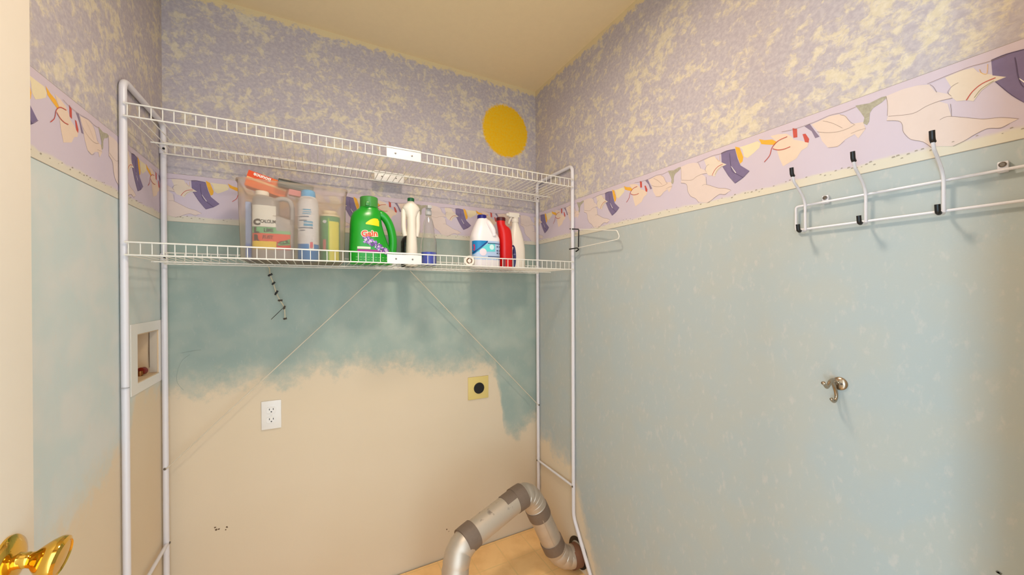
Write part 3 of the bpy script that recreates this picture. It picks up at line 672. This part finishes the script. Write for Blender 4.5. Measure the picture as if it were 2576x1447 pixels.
# red bottle
y0 = -0.205; g = bottle('cleaner_bottle', (1.285, y0, ZS), 'bright red plastic bottle with dark red cap next to the bleach jug', 'bottle')
secs = [(ZS, 1.262, 1.317, .026, 2.6), (ZS+.004, 1.2585, 1.3205, .029, 2.6), (1.55, 1.2575, 1.3205, .029, 2.6), (1.585, 1.2555, 1.3185, .028, 2.4), (1.606, 1.252, 1.316, .026, 2.3), (1.620, 1.249, 1.309, .024, 2.1), (1.629, 1.247, 1.294, .021, 2), (1.636, 1.2455, 1.287, .0195, 2), (1.652, 1.2445, 1.286, .0195, 2)]
MR = mat('red_plastic', C(204, 8, 8), .32, vary=.08)
mb = MB(); mb.loft(secs, y0); mb.build('bottle_body', MR, g, smooth=60)
mb = MB(); mb.lathe([(.0215, 0), (.022, .001), (.022, .014), (.020, .016), (.001, .016)], (1.2655, y0, 1.6515), (0,0,1), 32); mb.build('cap', mat('maroon_cap', C(74, 6, 12), .4), g)
fn = onfront(secs, y0, .0008)
patch('label', fn, 1.2625, 1.430, 1.2745, 1.475, mat('label_darkred', C(112, 4, 10), .4, vary=.3), g, nx=4)

# navy bottle behind red one? -> label of the white trigger sprayer
y0 = -0.150; g = bottle('trigger_sprayer', (1.385, y0, ZS), 'white trigger spray bottle with navy label at the right end of the lower shelf', 'bottle')
secs = [(ZS, 1.338, 1.418, .030, 2.8), (ZS+.004, 1.334, 1.4225, .033, 2.8), (1.535, 1.336, 1.421, .033, 2.6), (1.575, 1.340, 1.415, .030, 2.4), (1.61, 1.347, 1.406, .025, 2.2), (1.640, 1.354, 1.394, .019, 2), (1.660, 1.357, 1.387, .015, 2), (1.664, 1.358, 1.386, .014, 2)]
mb = MB(); mb.loft(secs, y0); mb.build('bottle_body', MW, g, smooth=60)
mb = MB(); mb.lathe([(.0165, 0), (.0175, .001), (.0175, .018), (.0135, .021), (.001, .021)], (1.372, y0, 1.662), (0,0,1), 28); mb.build('collar', MW, g)
mb = MB(); mb.box((1.333, y0-.012, 1.686), (1.392, y0+.012, 1.710), bev=.006); mb.box((1.362, y0-.010, 1.680), (1.385, y0+.010, 1.700), bev=.004)
mb.box((1.322, y0-.006, 1.692), (1.336, y0+.006, 1.704), bev=.002)
sp_ = mb.build('spray_head', MW, g, smooth=40)
mb = MB(); mb.tube(crom([(1.352, y0, 1.688), (1.342, y0, 1.672), (1.336, y0, 1.652)], 5), .0045, 10); mb.build('trigger', MW, g)
fn = onfront(secs, y0, .0009); fn2 = onfront(secs, y0, .0016)
disc('label', fn, 1.346, 1.488, .0135, .058, mat('label_deepnavy', C(20, 14, 78), .4), g, n=32)
disc('label_mark', fn2, 1.352, 1.500, .006, .004, mat('label_greyprint', C(90, 86, 120), .5), g)

# ------------------------------------------------------------------ translucent bin with its contents
kk = NT('frosted_plastic'); t1 = kk.n('ShaderNodeBsdfTransparent'); t1.inputs[0].default_value = (.97, .94, .90, 1)
df = kk.n('ShaderNodeBsdfDiffuse'); df.inputs[0].default_value = C(214, 196, 176); tl = kk.n('ShaderNodeBsdfTranslucent'); tl.inputs[0].default_value = C(214, 196, 176)
m0 = kk.n('ShaderNodeMixShader'); m0.inputs[0].default_value = .45; kk.t.links.new(df.outputs[0], m0.inputs[1]); kk.t.links.new(tl.outputs[0], m0.inputs[2])
m1 = kk.n('ShaderNodeMixShader'); nz = kk.noise(kk.pos(), 14); kk.t.links.new(kk.math('ADD', kk.math('MULTIPLY', nz, .10), .22), m1.inputs[0]); kk.t.links.new(t1.outputs[0], m1.inputs[1]); kk.t.links.new(m0.outputs[0], m1.inputs[2])
rf = kk.n('ShaderNodeBsdfRefraction'); rf.inputs['Roughness'].default_value = .30; rf.inputs['IOR'].default_value = 1.06; rf.inputs[0].default_value = (.97, .94, .90, 1)
m2 = kk.n('ShaderNodeMixShader'); m2.inputs[0].default_value = .52; kk.t.links.new(t1.outputs[0], m2.inputs[1]); kk.t.links.new(rf.outputs[0], m2.inputs[2]); kk.t.links.new(m2.outputs[0], m1.inputs[1])
kk.t.links.new(m1.outputs[0], kk.out.inputs[0]); M_frost = kk.m
bin_ = empty('storage_bin', (.425, -.21, ZS)); tag(bin_, 'frosted clear plastic bin full of cleaning supplies on the lower shelf', 'bin')
def rrect(x0, x1, ya, yb, z, r, n=6):
    out = []
    for cx, cy, a0 in ((x1-r, ya+r, -90), (x1-r, yb-r, 0), (x0+r, yb-r, 90), (x0+r, ya+r, 180)):
        for k in range(n+1):
            a = math.radians(a0+90*k/n); out.append(Vector((cx+r*math.cos(a), cy+r*math.sin(a), z)))
    return out
mb = MB(); zt = 1.684
rings = [rrect(.274, .578, -.322, -.098, ZS, .02), rrect(.2715, .5805, -.325, -.095, ZS+.003, .024), rrect(.265, .588, -.333, -.086, zt, .026), rrect(.261, .592, -.337, -.082, zt+.001, .028), rrect(.261, .592, -.337, -.082, zt-.006, .028)]
vr = [[mb.bm.verts.new(p) for p in r] for r in rings]
for a, b in zip(vr, vr[1:]):
    for k in range(len(a)): mb.bm.faces.new([a[k], a[(k+1) % len(a)], b[(k+1) % len(a)], b[k]])
mb.bm.faces.new(vr[0][::-1]); mb.build('bin_body', M_frost, bin_, smooth=50)
ZI = ZS+.002
# descaler jug
y0 = -0.255; g = bottle('descaler_jug', (.358, y0, ZI), 'grey jug with white green red and yellow label inside the frosted bin', 'jug')
secs = [(ZI, .302, .416, .030, 3.4), (ZI+.005, .298, .4215, .034, 3.4), (1.565, .298, .4225, .034, 3.4), (1.575, .298, .400, .034, 3), (1.581, .298, .378, .034, 3), (1.632, .299, .378, .033, 3), (1.642, .302, .366, .030, 2.6), (1.648, .309, .344, .020, 2)]
MGy = mat('grey_hdpe', C(158, 152, 150), .4)
mb = MB(); mb.loft(secs, y0); mb.build('jug_body', MGy, g, smooth=60)
mb = MB(); mb.tube(crom([(.362, y0, 1.636), (.385, y0, 1.645), (.406, y0, 1.640), (.4145, y0, 1.622), (.4155, y0, 1.59), (.4145, y0, 1.560)], 6), .0085, 14); mb.build('handle', MGy, g, smooth=60)
mb = MB(); mb.lathe([(.0195, 0), (.0205, .001), (.0205, .014), (.018, .016), (.001, .016)], (.3265, y0, 1.648), (0,0,1), 28); mb.build('cap', MW, g)
fn = onfront(secs, y0, .0007); fn2 = onfront(secs, y0, .0014); fn3 = onfront(secs, y0, .0021)
LW = mat('label_white', C(222, 218, 208), .5); LB = mat('label_blackink', C(36, 36, 40), .5)
for (za, zb, mm, xr_) in ((1.566, 1.611, LW, .369), (1.5385, 1.566, LW, .369), (1.5165, 1.5375, mat('label_green', C(96, 168, 116), .5), .369), (1.4895, 1.5165, mat('label_redorange', C(214, 74, 50), .5), .411), (1.4625, 1.4895, mat('label_yellow2', C(232, 196, 48), .5), .370)):
    patch('label_stripe', fn, .3005, za, xr_, zb, mm, g, nx=20)
patch('label_block', fn, .3705, 1.4625, .4115, 1.4895, mat('label_red2', C(196, 44, 40), .5), g)
patch('label_block', fn, .369, 1.5165, .411, 1.527, mat('label_green2', C(116, 172, 120), .5), g)
patch('label_burst', fn2, 0, 0, 0, 0, mat('label_greenburst', C(86, 156, 98), .5), g, shape=lambda a, b: (.374+.036*a, 1.476+(.008+.014*a)*b+.004*a))
text('label_text', 'CLR', fn3, .3790, 1.4800, .016, LB, g, bold=.03, rot=.2)
text('label_letter', 'C', fn2, .3045, 1.5445, .026, LB, g, bold=.07, wide=1.05)
text('label_text', 'CALCIUM', fn2, .3245, 1.5515, .0155, LB, g, bold=.03, wide=.66)
text('label_letter', 'L', fn2, .3060, 1.5175, .025, LB, g, bold=.07, wide=1.1)
text('label_text', 'LIME', fn2, .3340, 1.5215, .017, LB, g, bold=.03, wide=.80)
text('label_letter', 'R', fn2, .3060, 1.4920, .026, LB, g, bold=.07, wide=.8)
text('label_text', 'RUST', fn2, .3300, 1.4985, .016, mat('ink_maroon', C(96, 22, 30), .5), g, bold=.03, wide=.80)
# aerosol can
y0 = -0.275; g = bottle('aerosol_can', (.466, y0, ZI), 'tall white and blue aerosol can inside the frosted bin', 'can')
MCan = mat('can_white', C(206, 204, 208), .35); MCb = mat('can_blue', C(30, 120, 190), .35)
mb = MB(); mb.lathe([(.0335, .058), (.0335, .200), (.0315, .212), (.026, .224), (.020, .231)], (.466, y0, ZI), (0,0,1), 40); mb.build('can_body', MCan, g, smooth=50)
mb = MB(); mb.lathe([(.031, 0), (.0335, .003), (.0335, .0582), (.001, .0582)], (.466, y0, ZI), (0,0,1), 40); mb.build('can_base', MCb, g, smooth=50)
mb = MB(); mb.lathe([(.0225, 0), (.0235, .002), (.0225, .022), (.019, .026), (.001, .026)], (.466, y0, ZI+.225), (0,0,1), 32); mb.build('cap', mat('cap_blue', C(66, 156, 208), .35), g)
cs = [(ZI, .4325, .4995, .0335, 2), (ZI+.21, .4325, .4995, .0335, 2)]
fn = onfront(cs, y0, .0007); fn2 = onfront(cs, y0, .0014); MCt = mat('print_blue', C(70, 150, 190), .5); MCd = mat('print_slateblue', C(74, 92, 120), .5)
for k, (xa, xb, za, zb, mm) in enumerate(((.450, .474, 1.603, 1.607, MCt), (.449, .476, 1.596, 1.599, MCt), (.448, .474, 1.589, 1.592, MCt), (.438, .468, 1.579, 1.5825, MCd), (.438, .462, 1.566, 1.569, MCd), (.452, .480, 1.560, 1.565, MCt), (.452, .480, 1.548, 1.556, MCt), (.437, .480, 1.540, 1.5435, MCd), (.440, .456, 1.531, 1.534, MCd))):
    patch('label_print', fn, xa, za, xb, zb, mm, g, nx=8, nz=1)
patch('label_patch', fn, .437, 1.4975, .460, 1.511, MCan, g); patch('label_patch', fn, .468, 1.462, .483, 1.500, MCan, g); patch('label_patch', fn2, .471, 1.472, .480, 1.492, mat('print_pinkred', C(206, 90, 110), .5), g)
# green canister
y0 = -0.235; g = bottle('wipes_canister', (.537, y0, ZI), 'green and yellow canister with cream cap inside the frosted bin', 'canister')
mb = MB(); mb.lathe([(.033, 0), (.035, .003), (.035, .165), (.0345, .168), (.001, .168)], (.537, y0, ZI), (0,0,1), 40); mb.build('canister_body', mat('canister_green', C(70, 140, 92), .4), g, smooth=50)
mb = MB(); mb.lathe([(.0355, 0), (.036, .002), (.036, .006), (.0255, .009), (.0255, .020), (.023, .022), (.001, .022)], (.537, y0, ZI+.169), (0,0,1), 36); mb.build('cap', mat('cap_cream', C(226, 206, 170), .4), g)
cs = [(ZI, .502, .572, .035, 2), (ZI+.165, .502, .572, .035, 2)]; fn = onfront(cs, y0, .0007); fn2 = onfront(cs, y0, .0014)
patch('label_yellow', fn, .5335, ZI+.004, .566, ZI+.150, mat('canister_yellow', C(216, 208, 80), .4, vary=.15, scale=40), g); patch('label_lime', fn, .529, ZI+.004, .5335, ZI+.160, mat('canister_lime', C(140, 190, 60), .4), g)
patch('label_mark', fn2, .512, ZI+.044, .522, ZI+.082, mat('mark_rose', C(196, 110, 110), .4), g); disc('label_dot', fn2, .518, ZI+.148, .006, .006, MCan, g)
# blue/white carton on the left in the bin
g = bottle('folded_carton', (.285, -.20, ZI), 'pale blue carton at the left end inside the frosted bin', 'carton')
mb = MB(); mb.box((.2765, -.245, ZI), (.2945, -.145, ZI+.20), bev=.003); mb.build('carton_body', mat('carton_paleblue', C(150, 168, 206), .5), g)
mb = MB(); mb.box((.2775, -.2458, ZI+.012), (.2935, -.2452, ZI+.055)); mb.build('printed_panel', mat('carton_blue', C(84, 120, 190), .5), g, smooth=0)
# orange carton leaning on top
g = bottle('orange_carton', (.33, -.19, ZI+.15), 'orange carton with white lettering poking out of the frosted bin', 'carton')
ROT = Matrix.Rotation(math.radians(16), 3, 'Y'); PV = Vector((.2835, -.165, 1.747))
mo = mat('carton_orange', C(240, 108, 8), .45); 
mb = MB(); mb.box((.2835, -.205, 1.692), (.408, -.150, 1.747), ROT, PV, bev=.0015); mb.build('carton_body', mo, g)
mb = MB(); mb.box((.2835, -.2056, 1.7245), (.3575, -.205, 1.7465), ROT, PV); mb.build('printed_band', mat('carton_red_orange', C(230, 76, 6), .45), g, smooth=0)
mb = MB(); mb.box((.2845, -.2056, 1.7165), (.407, -.205, 1.7245), ROT, PV); mb.build('pale_stripe', mat('carton_pale', C(238, 178, 120), .45), g, smooth=0)
tf = lambda x, z: PV + ROT @ (Vector((x, -.2062, z))-PV)
text('printed_text', 'Bounce', tf, .3540, 1.7430, .0180, mat('ink_white', C(248, 238, 224), .4), g, bold=.035, wide=.98, rot=math.pi, subdiv=False)
# dark grey tube/box on top of the rest
g = bottle('grey_carton', (.43, -.175, ZI+.25), 'long dark grey carton lying across the top of the frosted bin', 'carton')
R3 = Matrix.Rotation(math.radians(7.5), 3, 'Y'); P3 = Vector((.3735, -.17, 1.7235))
mb = MB(); mb.box((.3735, -.232, 1.6955), (.4850, -.207, 1.7235), R3, P3, bev=.002); mb.build('carton_body', mat('carton_charcoal', C(72, 70, 62), .4), g)
mb = MB(); mb.box((.3755, -.2328, 1.7035), (.4830, -.2322, 1.7165), R3, P3); mb.build('grey_panel', mat('carton_grey', C(112, 114, 104), .4), g, smooth=0)
mb = MB(); mb.box((.4100, -.230, 1.6745), (.4830, -.209, 1.6950), R3, P3); mb.build('pink_base', mat('carton_pink', C(204, 120, 120), .5), g, smooth=0)

# ------------------------------------------------------------------ cord hanging under the shelf
yc = -0.034
g = empty('hanging_cord', (.35, yc, 1.39)); tag(g, 'knotted cord with dark clips hanging below the lower shelf', 'cord')
pts = [(0.3249, 1.4247), (0.3274, 1.4106), (0.3300, 1.3870), (0.3404, 1.3540), (0.3496, 1.3161), (0.3629, 1.2857), (0.3764, 1.2568), (0.3788, 1.2119)]
P = [Vector((a, yc+.004*math.sin(i*2.1), b)) for i, (a, b) in enumerate(pts)]
P[0].z = ZD[0]-.004; P[0].y = -.052
mb = MB(); mb.tube(crom(P, 5), .0018, 8); mb.build('cord_line', mat('cord_tan', C(206, 190, 158), .7), g)
for i, (ang, ln) in enumerate(((-30, .014), (-48, .012), (-62, .016), (0, .013), (-75, .012), (-12, .010))):
    c = P[i+2] if i < 6 else P[-1]; a = math.radians(-ang); d = Vector((math.cos(a), 0, math.sin(a)))*ln*.62
    mb = MB(); mb.tube([c-d, c-d*.3, c+d*.3, c+d], [.0025, .0045, .0035, .0042], 8); mb.build('clip', M_black if i < 3 else mat('clip_brown', C(64, 54, 40), .5), g)
l0 = ((0.3709, 1.2537)); l1 = ((0.3316, 1.2105))
a = Vector((l0[0], yc, l0[1])); b = Vector((l1[0], yc, l1[1])); nrm = Vector((.0035, 0, .0035)); 
mb = MB(); mb.tube(crom([a, a*.66+b*.34+nrm, a*.3+b*.7+nrm*1.2, b, a*.3+b*.7-nrm*.7, a*.66+b*.34-nrm*.8, a], 4), .0011, 6); mb.build('wire_loop', mat('loop_grey', C(70, 74, 62), .4, metal=.5), g)

# ------------------------------------------------------------------ wall plates
def plate(name, cx, cz, wdt, hgt, m, parent_label, cat):
    g = empty(name, (cx, 0, cz)); tag(g, parent_label, cat)
    mb = MB(); mb.box((cx-wdt/2, -.006, cz-hgt/2), (cx+wdt/2, 0, cz+hgt/2), bev=.0022); mb.build('cover_plate', m, g, smooth=30)
    return g
g = plate('wall_outlet', .328, .824, .068, .114, M_plastic, 'white duplex wall outlet low on the back wall', 'outlet')
for dz in (.0195, -.0195):
    mb = MB(); ring = []
    for k in range(24):
        t = 2*math.pi*k/24; x_ = .0172*math.cos(t); z_ = max(-.0122, min(.0122, .0172*math.sin(t)))
        ring.append((.328+x_, z_+.824+dz))
    f1 = [mb.bm.verts.new((a, -.0059, b)) for a, b in ring]; f2 = [mb.bm.verts.new((a, -.0082, b)) for a, b in ring]
    for k in range(24): mb.bm.faces.new([f1[k], f1[(k+1) % 24], f2[(k+1) % 24], f2[k]])
    mb.bm.faces.new(f2)
    rc = mb.build('receptacle', M_plastic, g)
    mb = MB(); 
    for dx in (-.0066, .0066): mb.box((.328+dx-.0012, -.0086, .824+dz+.0005), (.328+dx+.0012, -.0080, .824+dz+.0075))
    mb.cyl((.328, -.0080, .824+dz-.0062), (.328, -.0086, .824+dz-.0062), .0024, 12)
    mb.build('slots', M_black, rc, smooth=0)
mb = MB(); mb.lathe([(.0028, 0), (.0028, .0012), (.0015, .0018)], (.328, -.0062, .824), (0,-1,0), 10); mb.build('screw', M_plastic, g)
g = plate('dryer_outlet', 1.2305, .8215, .113, .115, M_alm, 'almond square dryer outlet with round black socket on the back wall', 'outlet')
mb = MB(); mb.lathe([(.0285, 0), (.0285, .003), (.027, .0045), (.001, .0045)], (1.233, -.0058, .820), (0,-1,0), 40); mb.build('socket', M_black, g)

# washer supply box in the left wall
g = empty('washer_supply_box', (0, -.146, 1.11)); tag(g, 'recessed white plastic washer supply box in the left wall behind the rack post', 'wall box')
mb = MB(); fz0, fz1, fy0, fy1 = 1.008, 1.222, -.281, -.028
for lo_, hi_ in (((-.0, fy0, fz0), (.0024, fy1, BZ0)), ((-.0, fy0, BZ1), (.0024, fy1, fz1)), ((-.0, fy0, BZ0), (.0024, BY0, BZ1)), ((-.0, BY1, BZ0), (.0024, fy1, BZ1))): mb.box(lo_, hi_)
mb.build('box_frame', M_plastic, g, smooth=0)
mb = MB(); t_ = .003; D = -.082
mb.box((D, BY0, BZ0), (D+t_, BY1, BZ1)); mb.box((D, BY0, BZ0), (.001, BY0+t_, BZ1)); mb.box((D, BY1-t_, BZ0), (.001, BY1, BZ1)); mb.box((D, BY0, BZ0), (.001, BY1, BZ0+t_)); mb.box((D, BY0, BZ1-t_), (.001, BY1, BZ1))
mb.build('box_recess', M_boxin, g, smooth=0)
mb = MB(); mb.box((-0.0215, -.0615, BZ0+.004), (-.002, -.0590, BZ1-.004)); mb.build('access_panel', mat('panel_tan', C(190, 176, 156), .6), g, smooth=0)
mb = MB(); mb.tube([(-0.0216, -0.0625, 1.1872), (-0.0220, -0.0625, 1.1075), (-0.0213, -0.0625, 1.0594)], [.0008, .0014, .0008], 8); mb.build('seam_cord', mat('seam_brown', C(104, 80, 56), .8), g)
vc = Vector((-0.0300, -0.1141, 1.0521))
mb = MB(); mb.cyl((vc.x, vc.y, BZ0+t_), (vc.x, vc.y, vc.z-.008), .006, 16); mb.cyl((vc.x, vc.y, vc.z-.008), (vc.x, vc.y, vc.z+.006), .009, 16)
vv = mb.build('valve', mat('valve_brass', C(150, 96, 50), .3, metal=.8), g)
mb = MB(); mb.lathe([(.007, 0), (.0125, .003), (.0125, .016), (.010, .020), (.001, .020)], vc+Vector((0, 0, .004)), (.35, .9, 0), 20); mb.build('valve_handle', M_red_valve, vv)

# ------------------------------------------------------------------ coat rack on the right wall
g = empty('coat_rack', (W, -1.482, 1.50)); tag(g, 'white wire coat rack with black tipped hooks on the right wall', 'coat rack')
xw = W-.011; za, zb = 1.5285, 1.4685; ya, yb = -1.2855, -1.6785
loop = bend([(xw, -1.5, za), (xw, ya, za), (xw, ya, zb), (xw, yb, zb), (xw, yb, za), (xw, -1.5, za)], .006, 4)
mb = MB(); mb.tube(loop, .0028, 10); mb.build('wire_frame', M_white, g)
for ys in (-1.3464, -1.6105):
    mb = MB(); mb.box((W-.009, ys-.0065, za-.004), (W-.0008, ys+.0065, za+.016), bev=.002); tb = mb.build('mounting_tab', M_white, g)
    mb = MB(); mb.lathe([(.0048, 0), (.0048, .0015), (.003, .0028)], (W-.0088, ys, za+.010), (-1,0,0), 14); mb.build('screw', M_steel, tb)
for yh in (-1.3074, -1.4238, -1.5405, -1.657):
    pth = [(W-.0775, yh, 1.603), (W-.0745, yh, 1.594)] + [tuple(v) for v in crom([(W-.068, yh, 1.580), (W-.044, yh, 1.563), (W-.024, yh, 1.546), (W-.0155, yh, 1.530), (W-.0145, yh, 1.515)], 5)] + [tuple(v) for v in bend([(W-.0145, yh, 1.50), (W-.0145, yh, 1.4630), (W-.043, yh, 1.4620), (W-.048, yh, 1.474)], .004, 4)]
    mb = MB(); mb.tube(pth, .0030, 10); hk = mb.build('hook', M_white, g)
    mb = MB(); mb.tube(bend([(W-.0790, yh, 1.6125), (W-.0768, yh, 1.5965), (W-.0712, yh, 1.5925)], .004, 5), .0043, 12); mb.build('hook_tip', M_black, hk)
    mb = MB(); mb.tube(bend([(W-.0500, yh, 1.4775), (W-.0475, yh, 1.4625), (W-.0405, yh, 1.4615)], .004, 5), .0043, 12); mb.build('hook_tip', M_black, hk)

# double metal coat hook
g = empty('coat_hook', (W, -1.3712, 1.085)); tag(g, 'small silver double coat hook alone on the right wall', 'coat hook')
mb = MB(); mb.lathe([(.0155, 0), (.0155, .002), (.013, .005), (.008, .0065), (.001, .007)], (W, -1.3712, 1.092), (-1,0,0), 28); pl = mb.build('back_plate', M_nick, g)
mb = MB(); mb.lathe([(.0028, 0), (.002, .0012)], (W-.0065, -1.3762, 1.0925), (-1,0,0), 10); mb.build('screw', M_steel, pl)
yk = -1.366
mb = MB(); pp = crom([(W-.004, yk, 1.092), (W-.018, yk, 1.101), (W-.034, yk, 1.100), (W-.044, yk, 1.092), (W-.052, yk, 1.0885), (W-.062, yk, 1.096), (W-.070, yk, 1.1015)], 4)
mb.tube(pp, [.0052-.0022*i/len(pp) for i in range(len(pp))][:-3]+[.0044, .0042, .0012], 14); mb.build('upper_arm', M_nick, g)
mb = MB(); pp = crom([(W-.028, yk, 1.100), (W-.014, yk, 1.084), (W-.006, yk, 1.068), (W-.006, yk, 1.057), (W-.013, yk, 1.050), (W-.023, yk, 1.052), (W-.031, yk, 1.060)], 4)
mb.tube(pp, [.0042-.0014*i/len(pp) for i in range(len(pp))][:-3]+[.0038, .0036, .0010], 14); mb.build('lower_arm', M_nick, g)

# folding wire hanger clipped on the right front post
g = empty('wire_hanger', (XR-.03, YFP-.03, 1.56)); tag(g, 'white wire swing hanger with black coated clip on the right front rack post', 'hanger')
xc = XR-.026
mb = MB()
mb.tube(bend([(1.5721, -0.3350, 1.6179), (1.5620, -0.4148, 1.6031), (1.5620, -0.4113, 1.5211)], .006, 4), .0028, 10)
mb.tube(bend([(1.5370, -0.3750, 1.5144), (1.5600, -0.4050, 1.5180), (1.5600, -0.4167, 1.5094), (1.5600, -0.3960, 1.5023)], .004, 4), .0030, 10)
mb.build('clip', M_black, g)
mb = MB()
mb.tube(bend([(1.5600, -0.4203, 1.6021), (1.5500, -0.6722, 1.5582), (1.5500, -0.6852, 1.5343), (1.5500, -0.6786, 1.5226), (1.5580, -0.4222, 1.5178)], .006, 4), .0018, 8)
mb.build('wire_arm', M_wire, g)

# ------------------------------------------------------------------ dryer duct
duct = empty('dryer_duct', (1.2, -.40, 0)); tag(duct, 'silver sheet metal dryer duct with taped elbows in the back right corner', 'duct')
RD = .0485
LT = Vector((1.005, -.432, .362)); RT = Vector((1.262, -.371, .420)); d1 = (RT-LT).normalized()
UT = Vector((1.372, -.352, .325)); DT = Vector((1.4475, -.3585, .155)); d2 = (DT-UT).normalized()
def elbow(a, da, b, db, n=5, name='elbow', r=RD+.0012):
    # gored elbow: straight gores with visible seams
    L = (b-a).length*0.42; p1 = a+da*L; p2 = b-db*L
    pts = [((1-t)**3)*a+3*t*(1-t)**2*p1+3*t*t*(1-t)*p2+t**3*b for t in [i/n for i in range(n+1)]]
    mb = MB(); path = []; rad = []
    for i in range(n):
        p, q = pts[i], pts[i+1]
        path += [p.lerp(q, .02), p.lerp(q, .12), p.lerp(q, .88), p.lerp(q, .98)]; rad += [r-.0012, r+.0008, r+.0008, r-.0012]
    mb.tube(path, rad, 40); return mb.build(name, M_galv, duct, smooth=30)
BOT = Vector((.938, -.468, .235)); DN = Vector((0, 0, 1))
elbow(BOT, DN, LT, d1, 3)
elbow(RT, d1, UT, d2, 6)
WP = Vector((W-.022, -.370, .066)); elbow(DT, d2, WP, Vector((1, -.08, 0)).normalized(), 4)
ks = NT('smudged_steel'); pz = ks.pos(); n1 = ks.noise(pz, 38, 4, .6); n2 = ks.noise(pz, 16, 2)
ks.put(ks.b.inputs['Base Color'], ks.mix(ks.math('MULTIPLY', ks.step(n1, .58, .68), ks.step(n2, .40, .60)), ks.mix(n2, C(204, 186, 164), C(190, 176, 160)), C(112, 98, 92)))
ks.b.inputs['Roughness'].default_value = .5; ks.b.inputs['Metallic'].default_value = .55
mb = MB(); mb.tube([LT, RT], RD, 40); mb.build('duct_pipe', ks.m, duct, smooth=40)
mb = MB(); mb.tube([UT, DT], RD, 40)
pp_ = mb.build('duct_pipe', M_galv, duct, smooth=40)
mb = MB(); mb.tube([UT+Vector((-.012, -RD-.0002, 0)), DT+Vector((-.012, -RD-.0002, 0))], .0012, 6); mb.build('seam', M_galv, pp_)
mb = MB(); mb.tube([(.940, -.468, .0), (.939, -.468, .10), tuple(BOT)], RD-.0005, 40); mb.build('duct_pipe', M_galv, duct, smooth=40)
def tape(c, d, w_, m, lab=None, skew=.12):
    d = (d+Vector((0, skew*.3, skew*.2))).normalized()
    mb = MB(); mb.tube([c-d*w_/2, c-d*w_*.1, c+d*w_*.1, c+d*w_/2], [RD+.0036, RD+.0040, RD+.0040, RD+.0036], 40); return mb.build('tape_band', m, duct, smooth=40)
tape(LT, d1, .056, M_tape); tape(RT-d1*.002, d1, .052, M_tape, skew=-.2); tape(UT, d2, .055, M_tape, skew=.3); tape(DT, d2, .050, M_tape)
up = (Vector((0, 0, 1))-d1*d1.z).normalized(); sd = d1.cross(up)
if sd.y > 0: sd = -sd
mb = MB(); g_ = {}
for i in range(5):
    for j in range(13):
        t = math.radians(-35+6.5*j); c_ = RT-d1*(.082-.016*i)
        for q, rq in ((0, RD+.0004), (1, RD+.0022)): g_[i, j, q] = mb.bm.verts.new(c_+(up*math.cos(t)+sd*math.sin(t))*rq)
for i in range(4):
    for j in range(12):
        mb.bm.faces.new([g_[i, j, 1], g_[i+1, j, 1], g_[i+1, j+1, 1], g_[i, j+1, 1]]); mb.bm.faces.new([g_[i, j, 0], g_[i, j+1, 0], g_[i+1, j+1, 0], g_[i+1, j, 0]])
for j in range(12): mb.bm.faces.new([g_[0, j, 0], g_[0, j, 1], g_[0, j+1, 1], g_[0, j+1, 0]])
for i in range(4):
    mb.bm.faces.new([g_[i, 12, 0], g_[i, 12, 1], g_[i+1, 12, 1], g_[i+1, 12, 0]]); mb.bm.faces.new([g_[i, 0, 0], g_[i+1, 0, 0], g_[i+1, 0, 1], g_[i, 0, 1]])
mb.build('tape_strip', M_tape, duct)
mb = MB(); cw = Vector((W-.028, -.3705, .066)); mb.tube([cw-Vector((.018, 0, 0)), cw+Vector((.022, 0, 0))], [RD+.003, RD+.005], 40); mb.build('tape_band', M_tapeb, duct)
mb = MB(); mb.lathe([(.070, 0), (.070, .003), (.052, .0035)], (W, -.370, .0745), (-1,0,0), 36, caps=False)  # flat black ring paints the shaded wall hole around the duct
vf = mb.build('hole_shade', M_black, duct)

for o in list(bpy.data.objects):
    if '_w' in o: del o['_w']
